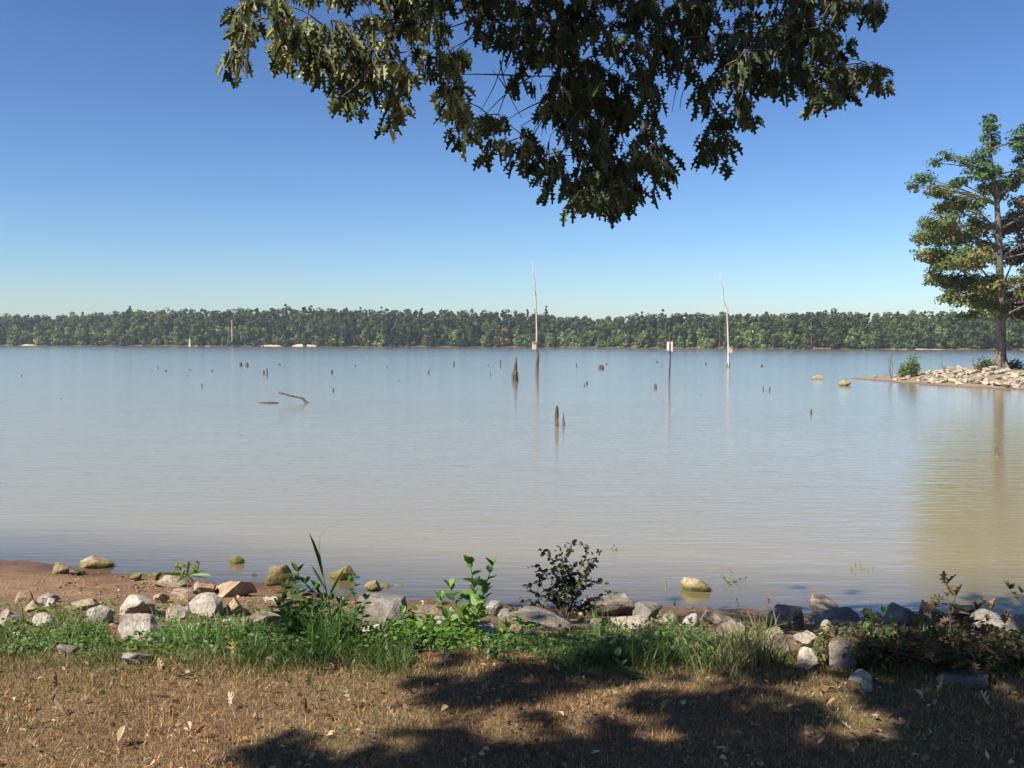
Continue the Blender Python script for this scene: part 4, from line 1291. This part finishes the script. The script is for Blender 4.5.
# small plants on the spit
def spit_plant(name, label, bx, by, tips, leafn, r, cols, lsize, cat, sm=M_BARK2):
    B = None
    for Y in np.arange(49, 76, .15):
        P_ = at_depth(bx, by, Y)
        if P_[2] <= float(terrain(P_[0], P_[1])) + .02: B = P_; break
    if B is None: B = at_depth(bx, by, 62); 
    B[2] = float(terrain(B[0], B[1]))
    root = thing(name, label, cat, B)
    T = Tubes(); P = []
    s = B[1] / F
    for (tx, ty) in tips:
        tip = at_depth(tx, ty, B[1] + random.uniform(-.3, .3)); pts = curve_pts(B - [0, 0, .05], tip, .06, 6)
        T.add(pts, np.linspace(.022, .008, 6), 5)
        for q in pts[2:]:
            P.append(q + RNG.normal(size=(leafn, 3)) * r)
    link('stem', T.mesh('stem', sm, off=B), root)
    if leafn:
        P = np.concatenate(P) - B; n = len(P)
        link('leaves', leaf_cloud(P, RNG.normal(size=(n, 3)) + [0, 0, .6], lsize, tints(n, cols), M_LEAF, 'leaves'), root)


spit_plant('bare_sapling', 'thin nearly bare sapling at the tip end of the stony spit', 891.5, 374, [(891, 351), (889.5, 356), (893, 358), (892.5, 354)], 9, .10, [(.2, .17, .09), (.14, .16, .06)], .035, 'sapling')
spit_plant('bush', 'rounded green bush growing on the middle of the stony spit', 912, 376.5, [(910, 360), (915, 357.5), (907, 366), (918, 366), (912, 362), (904, 371), (913, 368)], 32, .12, [(.10, .16, .04), (.14, .19, .05)], .07, 'bush')
spit_plant('bush', 'small green bush just left of the rounded bush on the spit', 903, 376, [(902.5, 366), (904, 369), (901, 371)], 30, .10, [(.10, .15, .04)], .06, 'bush')
spit_plant('dead_stick', 'short crooked dark stick standing on the spit left of the big tree', 944.5, 373.5, [(942, 364.5), (945, 366.5)], 3, .03, [(.05, .05, .03)], .04, 'stick', M_DEADK)
spit_plant('bare_sapling', 'leafless spindly sapling between the dark stick and the big tree', 975.5, 371, [(974, 355), (971, 360), (979, 357), (977, 363)], 5, .12, [(.16, .15, .07)], .04, 'sapling')
spit_plant('low_bush', 'low dark green bush at the left foot of the big tree', 985, 369.5, [(981, 365), (985, 364), (990, 365), (988, 363)], 40, .2, [(.07, .12, .03)], .07, 'bush')
spit_plant('low_bush', 'low dark green bush at the right foot of the big tree', 1014, 368.5, [(1011, 364.5), (1016, 364), (1020, 366)], 40, .2, [(.07, .12, .03)], .07, 'bush')
# sparse grass on the spit top
n = 9000
x = RNG.uniform(23, 42, n); y = RNG.uniform(46, 70, n); s_ = pen_sd(x, y)
k = ((s_ > 4.5) | ((s_ > 1.4) & (y > 61.5))) & (RNG.random(n) < .8) & (fbm(x * 1.2, y * 1.2, 66) > .42)
P = np.stack([x[k], y[k], terrain(x[k], y[k])], 1); n = len(P)
me = blades(P, RNG.uniform(.06, .2, n), .03, RNG.uniform(.2, .9, n), tints(n, [(.14, .17, .06), (.25, .22, .10), (.10, .14, .04)]), M_WEED, 'spit_grass')
tag(link('spit_grass', me), 'sparse green grass on top of the stony spit under the big tree', 'grass', kind='stuff')

# ------------------------------------------------------------------ far forest
TOPX = [-400, 0, 60, 130, 200, 300, 400, 470, 500, 540, 570, 592, 612, 640, 700, 760, 820, 900, 960, 1000, 1030, 1400]
TOPY = [312, 313, 313, 307, 306, 304, 306, 307, 308, 310, 313, 316, 315, 311, 310, 311, 308, 309, 307, 311, 312, 308]
FP = []; FN = []; FS = []; FC = []


def far_crown(x, y, z0, h, wr, pine, col, dens=1.0, leaf=.42, floor=.0):
    k = int(RNG.integers(13, 18) * dens)
    zt = (np.arange(k) + RNG.random(k)) / k
    if pine:
        rr = wr * (1.08 - zt) * .8 + .15; cz = z0 + h * (.12 + .86 * zt); lr = np.maximum(rr * .6, .4)
    else:
        rr = wr * np.sqrt(np.clip(1 - (zt * 1.1 - .35) ** 2, 0.02, 1)) * .8; cz = z0 + h * (.06 + .84 * zt)
        lr = wr * RNG.uniform(.30, .50, k)
    th = RNG.uniform(0, 6.28, k); q = np.sqrt(RNG.random(k))
    C = np.stack([x + np.cos(th) * rr * q, y + np.sin(th) * rr * q, cz], 1)
    m_ = 30
    d = norm(RNG.normal(size=(k, m_, 3)) + [0, -.3, .3]); r = .55 + .45 * RNG.random((k, m_, 1))
    P = C[:, None, :] + d * r * lr[:, None, None] * np.array([1, 1, .9])
    P[..., 2] = np.maximum(P[..., 2], z0 + .1)
    cc = np.tile(col, (k, m_, 1)) * (1 + RNG.normal(size=(k, 1, 1)) * .14) * (1 + RNG.normal(size=(k, m_, 1)) * .16)
    return P.reshape(-1, 3), (d + RNG.normal(size=d.shape) * .3).reshape(-1, 3), RNG.uniform(leaf * .6, leaf * 1.35, k * m_), cc.reshape(-1, 3)


PAL = np.array([(.042, .066, .022), (.050, .078, .024), (.062, .092, .026), (.080, .110, .030), (.048, .064, .024), (.095, .118, .034), (.055, .072, .022)])
TT = Tubes()
for row, dist in enumerate([1.8, 4.5, 8, 12, 17, 22, 28, 35, 44]):
    step = 3.6 if row < 5 else 4.4
    for x in np.arange(-360, 300, step):
        x_ = x + RNG.uniform(-1.8, 1.8)
        if row < 1 and RNG.random() < .2: continue
        y_ = float(far_y(x_)) + dist + RNG.uniform(-2, 2)
        z_ = float(terrain(x_, y_))
        px_, _ = to_px(np.array([x_, y_, z_]))
        ty = np.interp(px_, TOPX, TOPY)
        ztop = float(at_depth(px_, ty, y_)[2])
        full = ztop - z_
        grp = vnoise(np.array(x_ * .035), np.array(y_ * .05 + 3), 7)
        fr = [.30, .50, .70, .82, .88, .90, .92, .93, .95][row]
        h = full * (fr + RNG.normal() * .035 + (float(vnoise(np.array(x_ * .09), np.array(dist * .1), 3)) - .5) * .09)
        if row > 3: h *= 1 + (RNG.uniform(.03, .08) if RNG.random() < .10 else 0)
        if row == 0: h = RNG.uniform(2, 5.5)
        pine = RNG.random() < (.12 if row > 2 else .05)
        col = PAL[int(RNG.integers(0, len(PAL)))] * .92
        if pine: col = np.array((.036, .056, .024))
        if row < 2 and RNG.random() < .3: col = np.array((.13, .17, .05))
        if RNG.random() < .006: col = np.array((.20, .13, .06))
        col = col * (.8 + .5 * grp)
        P, Nn, S_, Cc = far_crown(x_, y_, z_, h, RNG.uniform(2.3, 3.9) * (.65 if row == 0 else 1) * (.7 if pine else 1), pine, col, dens=.6 if row == 0 else 1.0, leaf=.43)
        FP.append(P); FN.append(Nn); FS.append(S_); FC.append(Cc)
        if row in (2, 3) and RNG.random() < .3:
            TT.add([[x_, y_ - 1.5, z_ - .2], [x_ + RNG.uniform(-.4, .4), y_ - 1.5, z_ + h * .85]], [.22, .10], 5, cap=False)
FP = np.concatenate(FP); FN = np.concatenate(FN); FS = np.concatenate(FS); FC = np.concatenate(FC)
me = leaf_cloud(FP, FN, FS, np.clip(FC, .01, 1), M_LEAF, 'far_forest', aspect=.7)
ff = link('far_forest', me); tag(ff, 'dense green forest covering the whole far shore of the lake', 'forest', kind='stuff')
link('trunks', TT.mesh('trunks', M_BARK2), ff)['kind'] = 'stuff'
print('forest leaves', len(FP))

# trees of the far shore that stand out
def far_tree(px_, ytop, ybase_off, wpx, col, label, name='shore_tree', pine=False, dens=1.6):
    d = ray(px_, 348); x = d[0] / d[1] * 380
    for _ in range(5):
        y = float(far_y(x)) + ybase_off; x = d[0] / d[1] * y
    z = float(terrain(x, y)); B = np.array([x, y, z])
    h = float(at_depth(px_, ytop, y)[2]) - z
    root = thing(name, label, 'tree' if h > 5 else 'bush', B, 'trees standing out along the far shore')
    wr = wpx * y / F / 2
    P, Nn, S_, Cc = far_crown(0, 0, 0, h, wr, pine, np.array(col), dens, leaf=.36)
    link('crown', leaf_cloud(P, Nn, S_, np.clip(Cc, .01, 1), M_LEAF, 'crown', aspect=.7), root)
    T = Tubes(); T.add([[0, 0, -.2], [.1, 0, h * .4], [0, 0, h * .85]], [.25, .2, .06], 6); link('trunk', T.mesh('trunk', M_BARK2), root)


lime = (.14, .20, .05)
far_tree(98, 333, 2.5, 14, lime, 'bright green rounded tree on the far shore at the left')
far_tree(245, 325, 2.5, 16, lime, 'light green rounded tree just right of the thin pale snag on the far shore')
far_tree(15, 325, 2.5, 18, (.12, .17, .05), 'light green tree at the far left end of the far shore')
far_tree(285, 340, .8, 9, (.05, .09, .03), 'small dark bush between the two sandy banks of the far shore', 'shore_bush')
far_tree(342, 322, 2.5, 18, (.04, .075, .03), 'dark dense tree on the far shore right of the sandy banks')
far_tree(380, 334, 1.5, 16, (.15, .21, .05), 'yellow-green low tree on the far shore right of the dark dense one')
far_tree(455, 330, 2.5, 14, lime, 'light green tree on the far shore left of the tall bleached snag')
far_tree(527, 335, 2, 12, (.11, .16, .05), 'light green tree on the far shore just left of the tall bleached snag')
far_tree(550, 334, 2, 14, (.13, .18, .05), 'light green tree on the far shore just right of the tall bleached snag')
far_tree(602, 335, 2, 13, (.13, .19, .05), 'bright rounded tree on the far shore where the shoreline steps nearer')
far_tree(642, 331, 2, 16, (.10, .16, .04), 'rounded tree on the far shore left of the slim post with the pale box')
far_tree(708, 339, 1.5, 16, (.17, .22, .07), 'pale green bush on the far shore left of the forked snag', 'shore_bush')
far_tree(790, 332, 2, 16, (.12, .17, .05), 'light green tree on the far shore right of the forked snag')
far_tree(872, 332, 2, 18, (.10, .15, .04), 'rounded green tree on the far shore behind the spit tip')
far_tree(130, 305, 30, 10, (.045, .08, .03), 'dark tree top rising above the skyline at left', 'tall_tree', True)
far_tree(286, 302, 30, 5, (.06, .09, .035), 'single thin treetop poking above the skyline left of centre', 'tall_tree', True, 1.2)
far_tree(546, 306, 30, 6, (.045, .08, .03), 'pointed dark treetop above the skyline right of the tall bleached snag', 'tall_tree', True, 1.4)
for (px_, y0, y1, r_w, lab) in [(190, 346, 338.5, 2.0, 'short white dead stub on the far shore by the small sand strip'), (232, 346, 320, 1.0, 'thin pale dead snag standing on the far shore at left')]:
    d = ray(px_, 346); x = d[0] / d[1] * 402; y = float(far_y(x)) - .6; x = d[0] / d[1] * y
    B = np.array([x, y, 0.0]); T = Tubes(); h = float(at_depth(px_, y1, y)[2]); s_ = y / F
    T.add([[0, 0, -.3], [.1, 0, h * .5], [0, 0, h]], np.array([1.2, 1, .4]) * r_w * s_ / 2, 7, wob=.1)
    o = link('dead_tree', T.mesh('dead_tree', M_DEADP)); o.location = B; tag(o, lab, 'dead tree')
# bare sandy banks on the far shore
def sand_mat():
    m, nt, out = mat('far_sand'); geo = N(nt, 'ShaderNodeNewGeometry'); n_ = noise_node(nt, geo.outputs['Position'], .5, 5)
    r = ramp(nt, n_.outputs['Fac'], [(.3, (.28, .19, .12)), (.6, (.44, .33, .23))]); p = N(nt, 'ShaderNodeBsdfPrincipled'); p.inputs['Roughness'].default_value = .95
    L(nt, r.outputs[0], p.inputs['Base Color']); L(nt, p.outputs[0], out.inputs[0]); return m


SM = sand_mat()
for (x0, x1, h) in [(19, 33, .55), (190, 210, .3), (256, 281, .8), (291, 316, .95), (892, 948, .3)]:
    A_ = ray(x0, 346); B_ = ray(x1, 346); nn = 24
    xs = []
    for t in np.linspace(0, 1, nn):
        d = A_ * (1 - t) + B_ * t; x = d[0] / d[1] * 400
        for _ in range(4): x = d[0] / d[1] * (float(far_y(x)) - .6)
        xs.append(x)
    xs = np.array(xs); yb = far_y(xs); t = np.linspace(0, 1, nn)
    prof = h * (np.sin(t * PI) ** .4) * (.6 + .5 * vnoise(t * 9, t * 0, int(x0)))
    rows = []
    for (dy, f) in [(-1.2, -.25), (-.6, .05), (.0, .5), (.5, 1.0), (2.5, 1.05), (4.5, .5), (6, -.1)]:
        rows.append(np.stack([xs, yb + dy + .5 * vnoise(t * 12, t * 0 + dy, 5), np.maximum(prof * f, -.2) if f > 0 else np.full(nn, -.2)], 1))
    V = np.concatenate(rows); i = (np.arange(6)[:, None] * nn + np.arange(nn - 1)[None]).reshape(-1)
    tag(link('sand_bank', make_mesh('sand_bank', V, [np.stack([i, i + 1, i + 1 + nn, i + nn], 1)], SM, smooth=True)), kind='structure')

# ------------------------------------------------------------------ the oak whose branch hangs over the view
def oak():
    B = np.array([-2.4, -4.8, .78])
    root = thing('oak_tree', 'oak whose dark leafy branch hangs down into the top of the view', 'tree', B)
    # leaf clusters: inside the picture
    blobs = [(242, 45, 17, 38, 26), (240, 12, 10, 8, 4), (278, 32, 18, 34, 30), (310, 50, 20, 30, 34), (340, 60, 22, 38, 44), (375, 62, 22, 42, 48), (352, 100, 14, 22, 14), (398, 100, 16, 28, 26),
             (415, 30, 30, 34, 50), (445, 75, 22, 32, 30), (462, 125, 12, 24, 16), (455, 100, 14, 20, 12), (500, 25, 32, 24, 40), (540, 40, 26, 38, 50), (495, 138, 14, 20, 16), (525, 155, 16, 20, 18),
             (550, 175, 18, 22, 24), (580, 60, 28, 55, 80), (600, 120, 34, 45, 90), (610, 185, 30, 26, 60), (588, 190, 18, 16, 24), (640, 40, 32, 38, 60), (650, 160, 18, 34, 40), (640, 100, 22, 30, 36),
             (712, 140, 18, 20, 26), (700, 110, 10, 14, 8), (718, 162, 14, 12, 8), (742, 110, 13, 18, 16), (720, 30, 36, 28, 55), (770, 60, 38, 34, 85), (820, 82, 26, 24, 46), (800, 30, 30, 26, 40), (838, 92, 12, 14, 12), (740, 75, 28, 24, 36),
             (870, 85, 12, 16, 14), (884, 84, 6, 12, 6), (850, 12, 26, 10, 18), (872, 8, 14, 8, 8), (690, 18, 20, 16, 22), (835, 45, 20, 14, 16), (560, 110, 24, 30, 40), (520, 90, 12, 14, 5), (670, 60, 14, 18, 10), (290, -6, 40, 14, 30), (380, -8, 50, 16, 40), (480, -8, 60, 16, 45), (600, -12, 70, 18, 60), (720, -10, 70, 18, 50), (820, -8, 50, 16, 34), (600, 200, 22, 14, 30), (605, 205, 14, 10, 14), (690, 70, 16, 30, 14)]
    C = []
    for (cx, cy, rx, ry, n) in blobs:
        for _ in range(int(n * .66)):
            a_ = random.uniform(0, 6.283); r = math.sqrt(random.random())
            px_ = cx + math.cos(a_) * r * rx; py_ = cy + math.sin(a_) * r * ry - 12
            Yd = 5.9 + (px_ - 560) / 560 * .5 + random.uniform(-.55, .75)
            C.append(at_depth(px_, py_, Yd))
    nvis = len(C)
    # and the part above the picture, whose shade falls on the lawn and the rocks
    shade = [(470, 690, 55, 18, 24), (300, 752, 50, 20, 20), (450, 752, 70, 24, 40), (550, 682, 55, 18, 32), (470, 655, 30, 6, 5), (610, 760, 110, 26, 80), (745, 752, 70, 24, 50), (705, 708, 42, 16, 24), (640, 665, 60, 16, 26),
             (775, 680, 40, 14, 16), (800, 715, 40, 18, 20), (940, 690, 60, 26, 60), (990, 740, 70, 40, 120), (1060, 700, 50, 50, 60), (900, 660, 40, 14, 24), (960, 640, 60, 24, 70), (880, 768, 60, 14, 24),
             (960, 622, 60, 10, 26), (610, 640, 70, 16, 40), (600, 610, 45, 14, 26), (345, 610, 22, 12, 6), (540, 618, 40, 10, 12), (395, 790, 160, 22, 60), (480, 764, 200, 10, 50), (760, 762, 130, 12, 60), (680, 700, 26, 8, 10), (500, 690, 60, 14, 20), (700, 800, 200, 26, 110), (1040, 640, 40, 30, 30), (640, 725, 20, 10, 3), (870, 740, 60, 20, 12), (560, 720, 16, 8, 3), (200, 608, 18, 8, 3), (330, 650, 30, 14, 6), (790, 618, 20, 8, 8)]
    for (cx, cy, rx, ry, n) in shade:
        a_ = RNG.uniform(0, 6.283, n); r = np.sqrt(RNG.random(n))
        for g in ground_hits(cx + np.cos(a_) * r * rx, cy + np.sin(a_) * r * ry):
            for t in range(8):
                hh = random.uniform(3.2, 7.2)
                q = g + SUN * hh / SUN[2]
                a1, b1 = to_px(q)
                if q[1] < .3 or b1 < -75: C.append(q); break
    for c in list(C[:nvis]):  # extra unseen clusters added sunward so the hanging leaves fall in shade
        if random.random() < (.55 if to_px(c)[0] > 430 else .0):
            for t in range(5):
                q = c + SUN * random.uniform(.8, 3.5) + RNG.normal(size=3) * .15
                if to_px(q)[1] < -50: C.append(q); break
    # general canopy that joins both
    for _ in range(420):
        q = np.array([random.uniform(-6.5, 2.4), random.uniform(-2, 5.5), random.uniform(5.2, 8.5)])
        if q[2] - H < q[1] * .46 + .8: continue
        g = q - SUN * (q[2] - .7) / SUN[2]
        a1, b1 = to_px(g)
        if g[1] > 3 and -50 < a1 < 1074 and 560 < b1 < 790:
            continue
        C.append(q)
    C = np.array(C)
    # limb skeleton
    limbs = [
        [B + [0, 0, 3.3], (-2.4, -2.4, 5.2), (-1.6, 1.4, 5.9), (-.8, 3.2, 5.9), (-.2, 4.8, 5.3), (.2, 5.9, 4.55), (.45, 6.2, 3.95)],
        [(-1.6, 1.4, 5.9), (.2, 2.8, 6.1), (1.2, 4.4, 5.4), (1.5, 5.6, 4.6), (1.9, 6.2, 4.1)],
        [(-.8, 3.2, 5.9), (-1.1, 4.6, 5.3), (-1.2, 5.6, 4.6), (-1.35, 5.9, 4.35)],
        [B + [0, 0, 4.2], (-3.0, -1.8, 6.4), (-2.8, 2.0, 7.4), (-2.4, 4.2, 7.2)],
        [(-1.6, 1.4, 5.9), (-3.2, 2.2, 6.3), (-4.6, 3.4, 6.4)],
        [(.2, 2.8, 6.1), (1.2, 2.2, 6.8), (2.2, 2.4, 7.0)],
        [B + [0, 0, 4.6], (-1.4, -3.2, 7.2), (.4, -1.0, 7.8), (1.8, .2, 7.4)],
    ]
    radii = [(.13, .016), (.06, .02), (.05, .018), (.12, .03), (.045, .02), (.05, .02), (.10, .03)]
    T = Tubes()
    T.add([B - [0, 0, .3], B, B + [0, 0, .6], B + [.05, 0, 2], B + [0, 0, 3.3], B + [-.05, .05, 5.2], B + [.1, .2, 7.5]], [.42, .36, .29, .26, .24, .16, .05], 14, wob=.05)
    link('trunk', T.mesh('trunk', M_BARK, off=B), root)
    nodes = []; T = Tubes()
    for l, (r0, r1) in zip(limbs, radii):
        l = np.array([np.array(p, float) for p in l])
        t = np.linspace(0, len(l) - 1, (len(l) - 1) * 5 + 1)
        pts = np.stack([np.interp(t, np.arange(len(l)), l[:, i]) for i in range(3)], 1)
        sm = pts.copy()
        for _ in range(3): sm[1:-1] = (sm[:-2] + sm[1:-1] * 2 + sm[2:]) / 4
        sm[1:-1] += RNG.normal(size=sm[1:-1].shape) * .02
        rr = np.linspace(r0, r1, len(sm))
        me_t = Tubes(); me_t.add(sm, rr, 8, wob=.04); link('limb', me_t.mesh('limb', M_BARK, off=B), root)
        nodes += list(sm)
    # twigs: each cluster hooks to the nearest point already grown
    nodes = np.array(nodes); nl = len(nodes)
    dist = np.min(np.linalg.norm(C[:, None, :] - nodes[None, ::2, :], axis=2), axis=1)
    order = np.argsort(dist)
    cap = np.zeros((nl + len(C), 3)); cap[:nl] = nodes; cnt_ = nl
    level = np.zeros(nl + len(C))
    TW = Tubes()
    for ci in order:
        c = C[ci]
        d = np.linalg.norm(cap[:cnt_] - c, axis=1)
        # prefer nodes that are higher (branches hang)
        cost = d + np.where(cap[:cnt_, 2] < c[2] - .05, .25, 0) + level[:cnt_] * .05
        j = int(np.argmin(cost)); a = cap[j]
        pts = curve_pts(a, c, .07, 4 if d[j] < .5 else 7)
        r0 = .0035 + .006 * min(d[j], 1.5)
        TW.add(pts, np.linspace(r0, .0022, len(pts)), 4, cap=False)
        cap[cnt_] = c; level[cnt_] = level[j] + 1; cnt_ += 1
    # some bare hanging twigs in the gaps
    for (x0, y0, x1, y1) in [(505, 30, 480, 112), (520, 40, 514, 100), (500, 60, 522, 118), (545, 100, 505, 122), (530, 20, 500, 80), (512, 98, 492, 70), (540, 150, 500, 118), (578, 90, 620, 145), (490, 118, 476, 128), (690, 50, 672, 112), (538, 112, 541, 136), (696, 70, 680, 110)]:
        a = at_depth(x0, y0, 5.9); b = at_depth(x1, y1, 6.0); TW.add(curve_pts(a, b, .08, 7), np.linspace(.005, .0015, 7), 4, cap=False)
    # leaves
    LB = []; LD = []; LS = []; vis = []
    for i, c in enumerate(C):
        m_ = random.randint(4, 8) if i < nvis else random.randint(6, 9)
        q0 = c + np.array([random.gauss(0, .03), random.gauss(0, .03), -random.uniform(.0, .09)])
        TW.add([c, (c + q0) / 2 + RNG.normal(size=3) * .006, q0], [.002, .0016, .001], 3, cap=False)
        for _ in range(m_):
            a_ = random.uniform(0, 6.283); o_ = np.array([math.cos(a_), math.sin(a_), 0])
            LB.append(c + (q0 - c) * random.random() + o_ * random.uniform(.004, .03))
            LD.append(o_ * random.uniform(.1, .9) + np.array([0, 0, -random.uniform(.6, 1.1)]))
            LS.append(random.uniform(.065, .125) if i < nvis else random.uniform(.12, .17)); vis.append(i < nvis)
    link('twigs', TW.mesh('twigs', M_TWIG, off=B), root)
    LB = np.array(LB); LD = np.array(LD); LS = np.array(LS); n = len(LB)
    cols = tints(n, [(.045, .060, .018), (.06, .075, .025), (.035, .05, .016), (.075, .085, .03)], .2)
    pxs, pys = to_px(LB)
    pale = (pxs < 480) & (RNG.random(n) < .40)  # sunlit sheen of the left-hand leaves is put into their tint
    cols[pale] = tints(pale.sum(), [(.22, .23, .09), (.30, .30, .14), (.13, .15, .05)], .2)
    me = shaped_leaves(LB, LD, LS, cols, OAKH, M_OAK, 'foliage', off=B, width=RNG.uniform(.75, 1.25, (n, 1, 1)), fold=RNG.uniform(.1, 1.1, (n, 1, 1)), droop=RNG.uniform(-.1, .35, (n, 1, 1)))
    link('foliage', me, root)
    print('oak clusters', len(C), 'leaves', n)


oak()
# thin summer haze over the lake
m, nt, out = mat('thin_haze')
pv = nt.nodes.new('ShaderNodeVolumePrincipled'); pv.inputs['Color'].default_value = (.80, .88, 1, 1); pv.inputs['Density'].default_value = .00028; pv.inputs['Anisotropy'].default_value = .3
L(nt, pv.outputs[0], out.inputs['Volume'])
tag(link('haze', box_mesh('haze', 0, 480, 9.0, 1500, 1080, 24, m, bev=.001)), 'faint bluish haze over the lake and the far forest', 'haze', kind='stuff')
print('done')
